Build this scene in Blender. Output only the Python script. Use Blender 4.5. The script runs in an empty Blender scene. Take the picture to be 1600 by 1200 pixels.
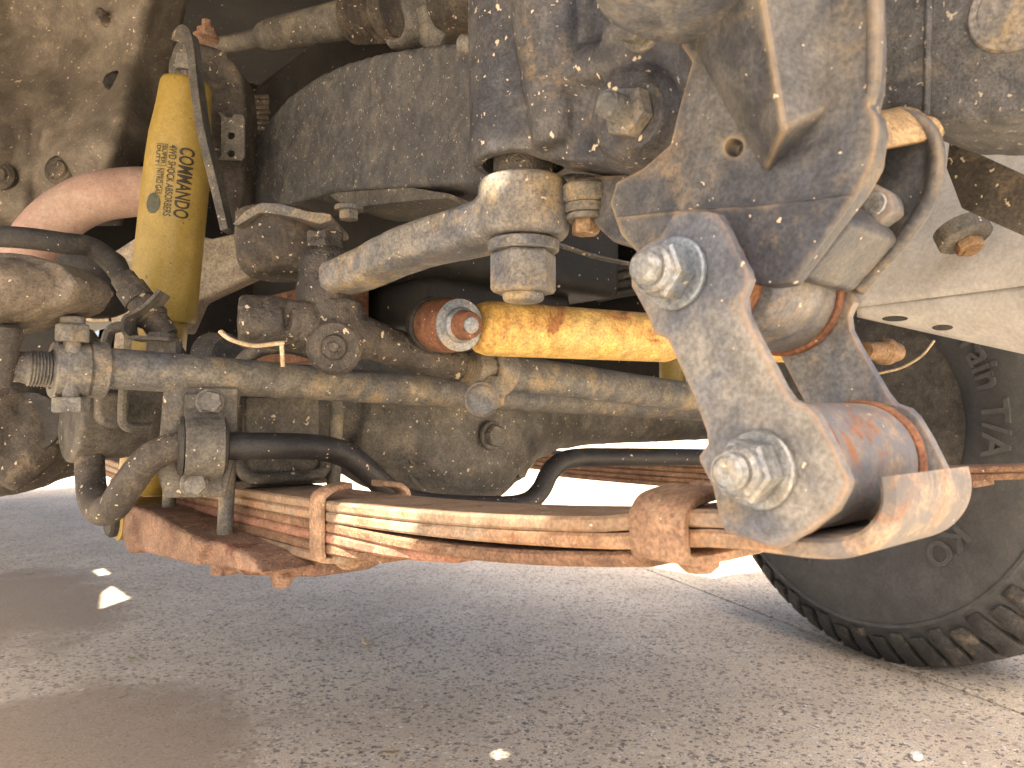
import bpy, bmesh, math, random
from mathutils import Vector, Matrix, noise
from mathutils.geometry import tessellate_polygon

# ------------------------------------------------------------------ camera, sky, sun, exposure
SC = bpy.context.scene
COL = SC.collection
AZ = math.radians(48.3)                      # angle between the view and the vehicle's lateral axis
PITCH = math.atan(50 / 1200.0)
F0 = Vector((math.cos(AZ), math.sin(AZ), 0)); RT = Vector((math.sin(AZ), -math.cos(AZ), 0)); ZZ = Vector((0, 0, 1))
FW = (F0 * math.cos(PITCH) + ZZ * math.sin(PITCH)); UP = RT.cross(FW)
CAM = Vector((0, 0, 0.43))
cd = bpy.data.cameras.new('camera'); cam = bpy.data.objects.new('camera', cd); COL.objects.link(cam)
cam.matrix_world = Matrix(((RT.x, UP.x, -FW.x, CAM.x), (RT.y, UP.y, -FW.y, CAM.y), (RT.z, UP.z, -FW.z, CAM.z), (0, 0, 0, 1)))
cd.sensor_width = 36; cd.lens = 27; cd.clip_start = 0.02; cd.clip_end = 2000
cd.dof.use_dof = True; cd.dof.focus_distance = 0.58; cd.dof.aperture_fstop = 18
SC.camera = cam

SUN_DIR = Vector((-0.44, -0.30, 0.845)).normalized()        # towards the sun
W = bpy.data.worlds.new('World'); SC.world = W; W.use_nodes = True
nt = W.node_tree; bgn = nt.nodes['Background']
sky = nt.nodes.new('ShaderNodeTexSky'); sky.sky_type = 'NISHITA'; sky.sun_disc = False; sky.dust_density = 7.0; sky.ozone_density = 1.0; sky.air_density = .7
sky.sun_elevation = math.asin(SUN_DIR.z); sky.sun_rotation = math.atan2(SUN_DIR.x, SUN_DIR.y)
nt.links.new(sky.outputs[0], bgn.inputs[0]); bgn.inputs[1].default_value = 0.125
sl = bpy.data.lights.new('sun', 'SUN'); sl.energy = 5.0; sl.angle = math.radians(0.53); sl.color = (1, .95, .87)
so = bpy.data.objects.new('sun', sl); COL.objects.link(so); so.rotation_euler = SUN_DIR.to_track_quat('Z', 'Y').to_euler()
so.location = (-3, -3, 8)
SC.view_settings.view_transform = 'Standard'; SC.view_settings.look = 'None'
SC.view_settings.exposure = 2.45; SC.view_settings.gamma = 1
SC.cycles.use_denoising = True; SC.cycles.use_adaptive_sampling = True; SC.cycles.adaptive_threshold = .02
SC.view_settings.use_white_balance = True; SC.view_settings.white_balance_temperature = 7600
SC.cycles.max_bounces = 8; SC.cycles.diffuse_bounces = 5; SC.cycles.glossy_bounces = 3
random.seed(4)

# ------------------------------------------------------------------ points: a photograph pixel plus one known world distance
def ray(px, py): return FW + RT * ((px - 800) / 1200.0) - UP * ((py - 600) / 1200.0)
def at(px, py, d): return CAM + ray(px, py) * d
def onX(px, py, x): r = ray(px, py); return CAM + r * (x / r.x)
def onY(px, py, y): r = ray(px, py); return CAM + r * (y / r.y)
def onZ(px, py, z): r = ray(px, py); return CAM + r * ((z - CAM.z) / r.z)
V = Vector

# ------------------------------------------------------------------ mesh collecting
def catmull(pts, k=6):
    pts = [V(p) for p in pts]; n = len(pts); out = []
    for i in range(n - 1):
        p0 = pts[max(i - 1, 0)]; p1 = pts[i]; p2 = pts[i + 1]; p3 = pts[min(i + 2, n - 1)]
        for j in range(k):
            t = j / k
            out.append(0.5 * ((2 * p1) + (p2 - p0) * t + (2 * p0 - 5 * p1 + 4 * p2 - p3) * t * t + (3 * p1 - p0 - 3 * p2 + p3) * t ** 3))
    out.append(pts[-1]); return out

def frame(axis, hint=None):
    a = V(axis).normalized(); h = V(hint) if hint else (ZZ if abs(a.z) < .9 else V((1, 0, 0)))
    u = (h - a * h.dot(a)).normalized(); return a, u, a.cross(u)

class G:
    def __init__(s): s.v = []; s.f = []
    def add(s, vs, fs):
        b = len(s.v); s.v += [V(p) for p in vs]; s.f += [tuple(i + b for i in f) for f in fs]; return s
    def sweep(s, path, sect, up=ZZ, closed=False):
        """sect(i, n) -> list of (a, b) offsets; a along side, b along up"""
        n = len(path); vs = []; fs = []; m = None
        for i, p in enumerate(path):
            t = (path[min(i + 1, n - 1)] - path[max(i - 1, 0)]).normalized()
            if callable(up): u = up(i)
            else: u = up
            side = t.cross(u).normalized(); uu = side.cross(t)
            pts = sect(i, n); m = len(pts)
            vs += [p + side * a + uu * b for a, b in pts]
        for i in range(n - 1):
            for j in range(m):
                k = (j + 1) % m; fs.append((i * m + j, i * m + k, (i + 1) * m + k, (i + 1) * m + j))
        fs.append(tuple(range(m - 1, -1, -1))); fs.append(tuple((n - 1) * m + j for j in range(m)))
        return s.add(vs, fs)
    def tube(s, path, r, n=18, squash=1.0):
        path = [V(p) for p in path]; N = len(path)
        rr = r if isinstance(r, (list, tuple)) else [r] * N
        t0 = (path[1] - path[0]).normalized(); _, u, w = frame(t0); vs = []; fs = []
        for i, p in enumerate(path):
            t = (path[min(i + 1, N - 1)] - path[max(i - 1, 0)]).normalized()
            u = (u - t * u.dot(t)).normalized(); w = t.cross(u)
            vs += [p + (u * math.cos(2 * math.pi * j / n) * squash + w * math.sin(2 * math.pi * j / n)) * rr[i] for j in range(n)]
        for i in range(N - 1):
            for j in range(n):
                k = (j + 1) % n; fs.append((i * n + j, i * n + k, (i + 1) * n + k, (i + 1) * n + j))
        fs.append(tuple(range(n - 1, -1, -1))); fs.append(tuple((N - 1) * n + j for j in range(n)))
        return s.add(vs, fs)
    def lathe(s, o, axis, prof, n=28, hint=None):
        """prof: (distance along axis, radius) from start to end; closed at both ends"""
        o = V(o); a, u, w = frame(axis, hint); vs = []; fs = []; N = len(prof)
        for d, r in prof:
            r = max(r, 1e-5)
            vs += [o + a * d + (u * math.cos(2 * math.pi * j / n) + w * math.sin(2 * math.pi * j / n)) * r for j in range(n)]
        for i in range(N - 1):
            for j in range(n):
                k = (j + 1) % n; fs.append((i * n + j, i * n + k, (i + 1) * n + k, (i + 1) * n + j))
        fs.append(tuple(range(n - 1, -1, -1))); fs.append(tuple((N - 1) * n + j for j in range(n)))
        return s.add(vs, fs)
    def cyl(s, o, axis, r, h, n=28, c=0.0):
        return s.lathe(o, axis, [(0, r - c), (c, r), (h - c, r), (h, r - c)] if c else [(0, r), (h, r)], n)
    def ring(s, o, axis, ro, ri, h, n=32, c=0.0006):
        o = V(o); a, u, w = frame(axis); prof = [(0, ri), (0, ro - c), (c, ro), (h - c, ro), (h, ro - c), (h, ri)]; N = len(prof); vs = []; fs = []
        for d, r in prof:
            vs += [o + a * d + (u * math.cos(2 * math.pi * j / n) + w * math.sin(2 * math.pi * j / n)) * r for j in range(n)]
        for i in range(N):
            for j in range(n):
                k = (j + 1) % n; q = (i + 1) % N; fs.append((i * n + j, i * n + k, q * n + k, q * n + j))
        return s.add(vs, fs)
    def hexa(s, o, axis, r, h, rot=0.0, c=0.0014):
        o = V(o); a, u, w = frame(axis); vs = []; fs = []
        prof = [(0, r * .93), (c, r), (h - c, r), (h, r * .9)]
        for d, q in prof:
            vs += [o + a * d + (u * math.cos(math.pi * j / 3 + rot) + w * math.sin(math.pi * j / 3 + rot)) * q for j in range(6)]
        for i in range(3):
            for j in range(6):
                k = (j + 1) % 6; fs.append((i * 6 + j, i * 6 + k, (i + 1) * 6 + k, (i + 1) * 6 + j))
        fs.append(tuple(range(5, -1, -1))); fs.append(tuple(18 + j for j in range(6)))
        return s.add(vs, fs)
    def thread(s, o, axis, r, h, pitch=0.0017, n=24):
        prof = []; d = 0
        while d < h - pitch:
            prof += [(d, r * .88), (d + pitch * .5, r)]; d += pitch
        prof += [(h - .001, r * .9), (h, r * .72)]
        return s.lathe(o, axis, prof, n)
    def prism(s, poly, vec):
        poly = [V(p) for p in poly]; vec = V(vec); n = len(poly)
        nrm = V((0, 0, 0))
        for i in range(n): nrm += poly[i].cross(poly[(i + 1) % n])
        if nrm.dot(vec) > 0: poly.reverse()
        fs = [tuple(range(n)), tuple(range(2 * n - 1, n - 1, -1))] + [((i + 1) % n, i, n + i, n + (i + 1) % n) for i in range(n)]
        return s.add(poly + [p + vec for p in poly], fs)
    def box(s, lo, hi):
        (a, b, c), (d, e, f) = lo, hi
        return s.add([(a, b, c), (d, b, c), (d, e, c), (a, e, c), (a, b, f), (d, b, f), (d, e, f), (a, e, f)],
                     [(3, 2, 1, 0), (4, 5, 6, 7), (0, 1, 5, 4), (1, 2, 6, 5), (2, 3, 7, 6), (3, 0, 4, 7)])
    def sheet_holes(s, outer, holes, vec):
        """flat plate with through holes; loops of coplanar points"""
        loops = [[V(p) for p in outer]] + [[V(p) for p in h] for h in holes]; flat = [p for l in loops for p in l]; vec = V(vec)
        tri = tessellate_polygon(loops); n = len(flat)
        fs = [tuple(t) for t in tri] + [tuple(i + n for i in reversed(t)) for t in tri]; b = 0
        for l in loops:
            m = len(l)
            for i in range(m): fs.append((b + i, b + (i + 1) % m, n + b + (i + 1) % m, n + b + i))
            b += m
        return s.add(flat + [p + vec for p in flat], fs)

def thing(name, label, cat, loc, group=None):
    o = bpy.data.objects.new(name, None); COL.objects.link(o); o.location = loc; o.empty_display_size = .02
    o['label'] = label; o['category'] = cat
    if group: o['group'] = group
    return o

def wloc(o):
    p = V((0, 0, 0))
    while o is not None: p = p + o.location; o = o.parent
    return p

def link(me, name, mat, parent=None, ang=32):
    for p in me.polygons: p.use_smooth = True
    me.set_sharp_from_angle(angle=math.radians(ang))
    o = bpy.data.objects.new(name, me); COL.objects.link(o)
    if not me.materials: me.materials.append(mat)
    if parent is not None: o.parent = parent; o.location = -wloc(parent)
    return o

def build(g, name, mat, parent=None, bev=0.0, seg=2, ang=32, bang=35):
    me = bpy.data.meshes.new(name); bm = bmesh.new()
    vs = [bm.verts.new(p) for p in g.v]
    for f in g.f:
        try: bm.faces.new([vs[i] for i in f])
        except ValueError: pass
    bmesh.ops.recalc_face_normals(bm, faces=bm.faces[:])
    if bev:
        es = [e for e in bm.edges if len(e.link_faces) == 2 and e.calc_face_angle(0) > math.radians(bang)]
        bmesh.ops.bevel(bm, geom=es, offset=bev, segments=seg, profile=.5, affect='EDGES', clamp_overlap=True)
    bm.to_mesh(me); bm.free()
    o = link(me, name, mat, parent, ang)
    if bev: w_n = o.modifiers.new('flat_faces', 'WEIGHTED_NORMAL'); w_n.keep_sharp = True; w_n.weight = 100
    return o

def cast(g, name, mat, parent=None, vox=.003, sm=6, fac=.5, rough=None, cut=None):
    """blend closed volumes into one rough casting"""
    me = bpy.data.meshes.new(name); bm = bmesh.new(); vs = [bm.verts.new(p) for p in g.v]
    for f in g.f:
        try: bm.faces.new([vs[i] for i in f])
        except ValueError: pass
    bmesh.ops.recalc_face_normals(bm, faces=bm.faces[:]); bm.to_mesh(me); bm.free()
    o = bpy.data.objects.new('tmp', me); COL.objects.link(o)
    m = o.modifiers.new('r', 'REMESH'); m.mode = 'VOXEL'; m.voxel_size = vox; m.use_smooth_shade = True
    if sm: q = o.modifiers.new('s', 'SMOOTH'); q.iterations = sm; q.factor = fac
    co = None
    if cut is not None:
        cm = bpy.data.meshes.new('c'); cm.from_pydata([tuple(p) for p in cut.v], [], cut.f)
        b2 = bmesh.new(); b2.from_mesh(cm); bmesh.ops.recalc_face_normals(b2, faces=b2.faces[:]); b2.to_mesh(cm); b2.free()
        co = bpy.data.objects.new('cutter', cm); COL.objects.link(co)
        b = o.modifiers.new('b', 'BOOLEAN'); b.operation = 'DIFFERENCE'; b.object = co; b.solver = 'EXACT'
    dg = bpy.context.evaluated_depsgraph_get(); dg.update()
    me2 = bpy.data.meshes.new_from_object(o.evaluated_get(dg)); me2.name = name; me2.materials.clear()
    bpy.data.objects.remove(o); bpy.data.meshes.remove(me)
    if co: bpy.data.objects.remove(co)
    if rough:
        amp, sc = rough
        nn = [v.normal.copy() for v in me2.vertices]
        for v, n in zip(me2.vertices, nn):
            v.co += n * amp * (noise.noise(v.co * sc) + .5 * noise.noise(v.co * sc * 2.7))
    return link(me2, name, mat, parent, 50)

# ------------------------------------------------------------------ materials
def new_mat(name):
    m = bpy.data.materials.new(name); m.use_nodes = True; t = m.node_tree
    return m, t, t.nodes['Principled BSDF']

def nd(t, kind, **kw):
    n = t.nodes.new(kind)
    for k, v in kw.items(): setattr(n, k, v)
    return n

def noise_n(t, pos, scale, det=5, rough=.6, dist=0.0):
    n = nd(t, 'ShaderNodeTexNoise'); n.inputs['Scale'].default_value = scale; n.inputs['Detail'].default_value = det
    n.inputs['Roughness'].default_value = rough; n.inputs['Distortion'].default_value = dist
    t.links.new(pos, n.inputs['Vector']); return n.outputs['Fac']

def ramp(t, fac, a, b, lo=0.0, hi=1.0):
    n = nd(t, 'ShaderNodeMapRange'); n.interpolation_type = 'SMOOTHSTEP'
    n.inputs['From Min'].default_value = a; n.inputs['From Max'].default_value = b
    n.inputs['To Min'].default_value = lo; n.inputs['To Max'].default_value = hi
    t.links.new(fac, n.inputs['Value']); return n.outputs['Result']

def mixc(t, fac, a, b, mode='MIX'):
    n = nd(t, 'ShaderNodeMix', data_type='RGBA', blend_type=mode)
    for s, x in ((n.inputs['Factor'], fac), (n.inputs['A'], a), (n.inputs['B'], b)):
        if isinstance(x, (int, float)): s.default_value = x
        elif isinstance(x, tuple): s.default_value = (*x, 1) if len(x) == 3 else x
        else: t.links.new(x, s)
    return n.outputs['Result']

def mth(t, op, a, b=None):
    n = nd(t, 'ShaderNodeMath', operation=op)
    for i, x in enumerate((a, b)):
        if x is None: continue
        if isinstance(x, (int, float)): n.inputs[i].default_value = x
        else: t.links.new(x, n.inputs[i])
    return n.outputs[0]

def specks(t, pos, scale, size, keep):
    v = nd(t, 'ShaderNodeTexVoronoi'); v.inputs['Scale'].default_value = scale; t.links.new(pos, v.inputs['Vector'])
    sep = nd(t, 'ShaderNodeSeparateColor'); t.links.new(v.outputs['Color'], sep.inputs[0])
    rad = mth(t, 'MULTIPLY', sep.outputs[1], size)
    d = mth(t, 'LESS_THAN', v.outputs['Distance'], rad); k = mth(t, 'GREATER_THAN', sep.outputs[0], 1 - keep)
    return mth(t, 'MULTIPLY', d, k)

def grime(name, base, base2, rust=None, rust_amt=0.0, dust=(.42, .33, .22), dust_amt=.3, speck=.15, rough=.62, metal=0.0,
          scale=1.0, bump=.5, pit=.0008, rust2=None, rs=26, speck_col=(.55, .45, .33), con=1.0, worn=None, K=.66, edge=None):
    """paint or steel with blotches, settled dust, rust patches and mud flecks"""
    base, base2, dust = (tuple(x * K for x in q) for q in (base, base2, dust))
    if rust: rust = tuple(x * K for x in rust)
    m, t, b = new_mat(name)
    geo = nd(t, 'ShaderNodeNewGeometry'); pos = geo.outputs['Position']
    fine = noise_n(t, pos, 480 * scale, 2, .7); mid = noise_n(t, pos, 75 * scale, 4, .72, .3); big = noise_n(t, pos, 19 * scale, 4, .68, .5)
    c = mixc(t, ramp(t, big, .36, .64), base, base2)
    c = mixc(t, .9 * con, c, mixc(t, ramp(t, fine, .25, .75), (.62, .62, .62), (1.38, 1.38, 1.38)), 'MULTIPLY')
    c = mixc(t, .8 * con, c, mixc(t, ramp(t, mid, .3, .7), (.6, .6, .6), (1.35, 1.35, 1.35)), 'MULTIPLY')
    rgh = mth(t, 'ADD', mth(t, 'MULTIPLY', mid, .35), rough - .17)
    h = mth(t, 'ADD', mth(t, 'MULTIPLY', fine, .4), mth(t, 'MULTIPLY', mid, .9))
    if dust_amt > 0:
        off = nd(t, 'ShaderNodeVectorMath', operation='ADD'); t.links.new(pos, off.inputs[0]); off.inputs[1].default_value = (3.1, 1.7, .4)
        dn = noise_n(t, off.outputs[0], 27 * scale, 5, .74, .3)
        dm = ramp(t, dn, .64 - .36 * dust_amt, .86 - .3 * dust_amt, 0, min(1, .5 + dust_amt * .6))
        c = mixc(t, mth(t, 'MULTIPLY', dm, ramp(t, fine, .25, .6, .35, 1)), c, mixc(t, mid, tuple(x * .75 for x in dust), tuple(x * 1.15 for x in dust)))
        rgh = mth(t, 'ADD', rgh, mth(t, 'MULTIPLY', dm, .2))
    if worn:                                  # bare worn steel towards one end of the piece
        sy = nd(t, 'ShaderNodeSeparateXYZ'); t.links.new(pos, sy.inputs[0]); wm = ramp(t, mth(t, 'ADD', sy.outputs[1], mth(t, 'MULTIPLY', mid, .05)), worn[0], worn[1])
        c = mixc(t, mth(t, 'MULTIPLY', wm, ramp(t, noise_n(t, pos, 55, 4, .7, .4), .34, .6, .1, .92)), c, mixc(t, big, worn[2], tuple(x * 1.35 for x in worn[2])))
    if rust:
        rn = noise_n(t, pos, rs * scale, 6, .72, .8)
        rm = ramp(t, rn, .73 - .5 * rust_amt, .83 - .44 * rust_amt)
        rc = mixc(t, ramp(t, mid, .35, .65), rust, rust2 or tuple(x * .45 for x in rust))
        c = mixc(t, mth(t, 'MULTIPLY', rm, .92), c, rc); rgh = mth(t, 'ADD', rgh, mth(t, 'MULTIPLY', rm, .22))
    if edge:                                  # rust and tan dust where edges have lost their paint
        bv = nd(t, 'ShaderNodeBevel', samples=4); bv.inputs['Radius'].default_value = .0045
        dt = nd(t, 'ShaderNodeVectorMath', operation='DOT_PRODUCT'); t.links.new(bv.outputs[0], dt.inputs[0]); t.links.new(geo.outputs['Normal'], dt.inputs[1])
        em = mth(t, 'MULTIPLY', ramp(t, dt.outputs['Value'], .985, .86), ramp(t, mth(t, 'ADD', big, mth(t, 'MULTIPLY', mid, .5)), .5, .85))
        c = mixc(t, mth(t, 'MULTIPLY', em, .6), c, mixc(t, ramp(t, fine, .3, .7), edge, tuple(x * .6 for x in edge)))
    if speck > 0:
        o2 = nd(t, 'ShaderNodeVectorMath', operation='ADD'); t.links.new(pos, o2.inputs[0]); o2.inputs[1].default_value = (7.7, 2.3, 5.1)
        s1 = ramp(t, noise_n(t, o2.outputs[0], 210 * scale, 2, .5), .735 - speck * .22, .755 - speck * .2)
        s2 = ramp(t, noise_n(t, o2.outputs[0], 85 * scale, 3, .45), .765 - speck * .16, .775 - speck * .16)
        s = mth(t, 'MAXIMUM', s1, s2)
        c = mixc(t, mth(t, 'MULTIPLY', s, .8), c, speck_col); h = mth(t, 'ADD', h, mth(t, 'MULTIPLY', s, .35))
    t.links.new(c, b.inputs['Base Color']); t.links.new(rgh, b.inputs['Roughness']); b.inputs['Metallic'].default_value = metal
    b.inputs['Specular IOR Level'].default_value = .35
    bp = nd(t, 'ShaderNodeBump'); bp.inputs['Strength'].default_value = bump; bp.inputs['Distance'].default_value = pit * 2.2
    t.links.new(h, bp.inputs['Height']); t.links.new(bp.outputs[0], b.inputs['Normal'])
    return m

RUST = (.30, .115, .045); TAN = (.46, .31, .16)
M = {}
M['frame'] = grime('slate_frame_paint', (.065, .072, .090), (.160, .152, .142), (.52, .35, .17), .19, (.44, .32, .18), .28, .06, .5, bump=.25, con=.85, edge=(.50, .33, .16), rs=20, K=.56)
M['rail'] = grime('slate_rail_paint', (.075, .077, .083), (.115, .114, .112), None, 0, (.29, .25, .195), .32, .24, .6, scale=1.6, bump=.5, speck_col=(.36, .31, .24))
M['shackle'] = grime('weathered_shackle_steel', (.10, .112, .14), (.235, .225, .21), (.52, .32, .14), .26, (.48, .34, .19), .30, .06, .48, bump=.35, con=.8, edge=(.40, .22, .10), rs=20, rust2=(.42, .27, .14), K=0.7)
M['rust_ring'] = grime('brown_rust', (.27, .125, .065), (.20, .085, .05), (.36, .18, .08), .3, (.5, .3, .16), .2, .02, .8, bump=.5)
M['zinc'] = grime('dull_zinc', (.20, .235, .275), (.29, .29, .28), TAN, .22, (.50, .38, .22), .46, .03, .42, .35, bump=.25, K=0.75)
M['steering'] = grime('dark_cast_steel', (.050, .053, .064), (.11, .106, .105), (.36, .20, .06), .14, (.42, .30, .15), .28, .28, .55, bump=.6)
M['pitman'] = grime('grey_forged_steel', (.11, .118, .135), (.20, .185, .165), (.42, .23, .08), .15, (.52, .37, .18), .46, .06, .55, bump=.4, K=0.74)
M['grease'] = grime('black_grease', (.028, .025, .023), (.07, .06, .05), None, 0, (.25, .20, .13), .3, .30, .5, bump=1.2, pit=.0012, K=0.9)
M['leaf'] = grime('rusty_leaf_tan', (.29, .19, .125), (.36, .265, .185), (.34, .15, .075), .34, (.40, .33, .26), .28, .04, .7, bump=.5, con=.7, worn=(.235, .185, (.085, .092, .108)), K=0.72)
M['leaf_b'] = grime('rusty_leaf_orange', (.36, .21, .125), (.36, .28, .21), (.34, .13, .06), .36, (.36, .27, .18), .18, .03, .65, bump=.5, con=.9, worn=(.215, .14, (.085, .085, .09)), K=0.72)
M['leaf_c'] = grime('rusty_leaf_brown', (.22, .125, .08), (.31, .18, .11), (.16, .06, .035), .30, (.42, .32, .24), .15, .12, .75, bump=1.0, pit=.0014, K=0.68)
M['leaf_d'] = grime('rusty_leaf_red', (.31, .145, .10), (.37, .20, .14), (.20, .075, .045), .2, (.40, .30, .24), .12, .05, .75, bump=.6, K=0.72)
M['clip'] = grime('brown_clip_steel', (.25, .15, .10), (.36, .23, .15), (.30, .11, .05), .3, (.46, .34, .23), .22, .05, .7, bump=.6, K=0.8)
M['plate'] = grime('red_brown_scale', (.20, .115, .085), (.30, .185, .13), (.20, .07, .04), .32, (.38, .28, .20), .3, .06, .75, bump=1.0, pit=.0016, K=0.78)
M['dusty'] = grime('dusty_brown_black', (.055, .048, .042), (.10, .085, .07), None, 0, (.30, .235, .165), .42, .22, .7, bump=.6)
M['axle'] = grime('dusty_axle_grey', (.095, .09, .083), (.145, .135, .118), (.24, .15, .07), .10, (.32, .275, .21), .42, .18, .65, bump=.5)
M['tie'] = grime('tie_rod_steel', (.12, .125, .135), (.20, .185, .16), (.38, .22, .08), .18, (.50, .38, .22), .48, .12, .6, bump=.35)
M['black'] = grime('black_paint', (.02, .02, .022), (.035, .033, .033), None, 0, (.16, .13, .10), .12, .12, .5, bump=.35)
M['rubber'] = grime('perished_rubber', (.028, .027, .026), (.05, .046, .042), None, 0, (.24, .19, .14), .25, .05, .7, bump=.5)
M['damper'] = grime('orange_yellow_damper_paint', (.56, .38, .135), (.54, .31, .09), (.34, .14, .05), .38, (.62, .46, .17), .40, .10, .5, bump=.4, rs=19, speck_col=(.25, .10, .04), K=0.92)
M['bush_rust'] = grime('red_rust_bush', (.20, .085, .048), (.27, .13, .075), (.13, .055, .035), .3, (.4, .25, .15), .12, .06, .75, bump=.8)
M['shock'] = grime('mustard_shock_paint', (.44, .315, .085), (.40, .28, .07), (.25, .15, .04), .03, (.40, .30, .14), .16, .05, .40, bump=.12, speck_col=(.10, .07, .03), con=.35, K=0.64)
M['tan_weld'] = grime('tan_weld_scale', (.27, .18, .095), (.36, .25, .14), (.30, .13, .05), .25, (.45, .34, .2), .3, .05, .7, bump=.8, K=.8)
M['ink'] = grime('faded_black_ink', (.035, .03, .02), (.07, .055, .025), None, 0, dust_amt=.08, speck=0, rough=.5, bump=.1)
M['oval'] = grime('faded_green_ink', (.06, .075, .05), (.09, .09, .05), None, 0, dust_amt=.1, speck=0, rough=.5, bump=.1)
M['arm'] = grime('brown_muddy_casting', (.10, .082, .066), (.16, .135, .108), None, 0, (.30, .24, .17), .4, .12, .75, bump=.8)
M['guard'] = grime('brown_dusty_liner', (.125, .108, .092), (.19, .165, .138), None, 0, (.33, .275, .215), .34, .16, .75, scale=.8, bump=.45, con=.55, K=0.74)
M['pipe'] = grime('pink_dusty_pipe', (.44, .29, .24), (.50, .36, .30), (.40, .18, .08), .08, (.5, .36, .28), .25, .06, .7, scale=.7, bump=.2, speck_col=(.2, .12, .09), con=.4, K=0.8)
M['apron'] = grime('pale_grey_apron', (.58, .57, .56), (.66, .645, .625), None, 0, (.60, .54, .46), .26, .06, .6, scale=.55, bump=.2, con=.35)
M['apron_dark'] = grime('dirty_apron_edge', (.16, .145, .125), (.26, .24, .21), None, 0, (.40, .34, .26), .4, .06, .65, scale=.6, bump=.3)
M['bolt_rust'] = grime('rusty_bolt', (.26, .15, .08), (.36, .24, .14), (.24, .08, .03), .4, (.42, .30, .18), .25, .08, .7, bump=.8)
M['dark'] = grime('shade_black', (.012, .012, .012), (.022, .02, .018), None, 0, (.07, .055, .04), .25, .02, .7, scale=.6, bump=.3)  # near black puts the shade of engine bay and gaps into the colour
M['cream'] = grime('beige_dusty_metal', (.33, .28, .22), (.42, .36, .28), None, 0, (.42, .34, .25), .3, .08, .7, scale=.7, bump=.3, K=0.75)
M['body'] = grime('grey_body_paint', (.30, .30, .30), (.34, .34, .33), None, 0, (.4, .34, .26), .15, .02, .4, scale=.4, bump=.05)
M['tyre'] = grime('dusty_tyre_rubber', (.080, .082, .086), (.105, .105, .106), None, 0, (.19, .178, .16), .16, .0, .75, scale=.5, bump=.3, K=.82, con=0.4)
M['lug'] = grime('tread_rubber', (.060, .060, .062), (.085, .083, .081), None, 0, (.46, .38, .27), .33, .0, .7, scale=.7, bump=.35, speck_col=(.45, .36, .25), K=0.6)
M['steel_rim'] = grime('dusty_rim', (.10, .095, .09), (.15, .14, .125), RUST, .1, (.3, .24, .17), .3, .05, .6, bump=.3)
M['leafg'] = grime('green_leaf', (.22, .30, .08), (.30, .34, .12), None, 0, dust_amt=0, speck=0, bump=.1, K=0.8)
M['leafbr'] = grime('dry_leaf', (.35, .27, .15), (.25, .18, .09), None, 0, dust_amt=0, speck=0, bump=.1, K=0.8)
M['chip'] = grime('pale_stone', (.55, .55, .52), (.65, .64, .6), None, 0, dust_amt=.1, speck=0, bump=.3, K=0.9)
M['fibre'] = grime('twine', (.42, .32, .2), (.5, .4, .28), None, 0, dust_amt=0, speck=0, bump=.2, K=0.8)

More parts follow.
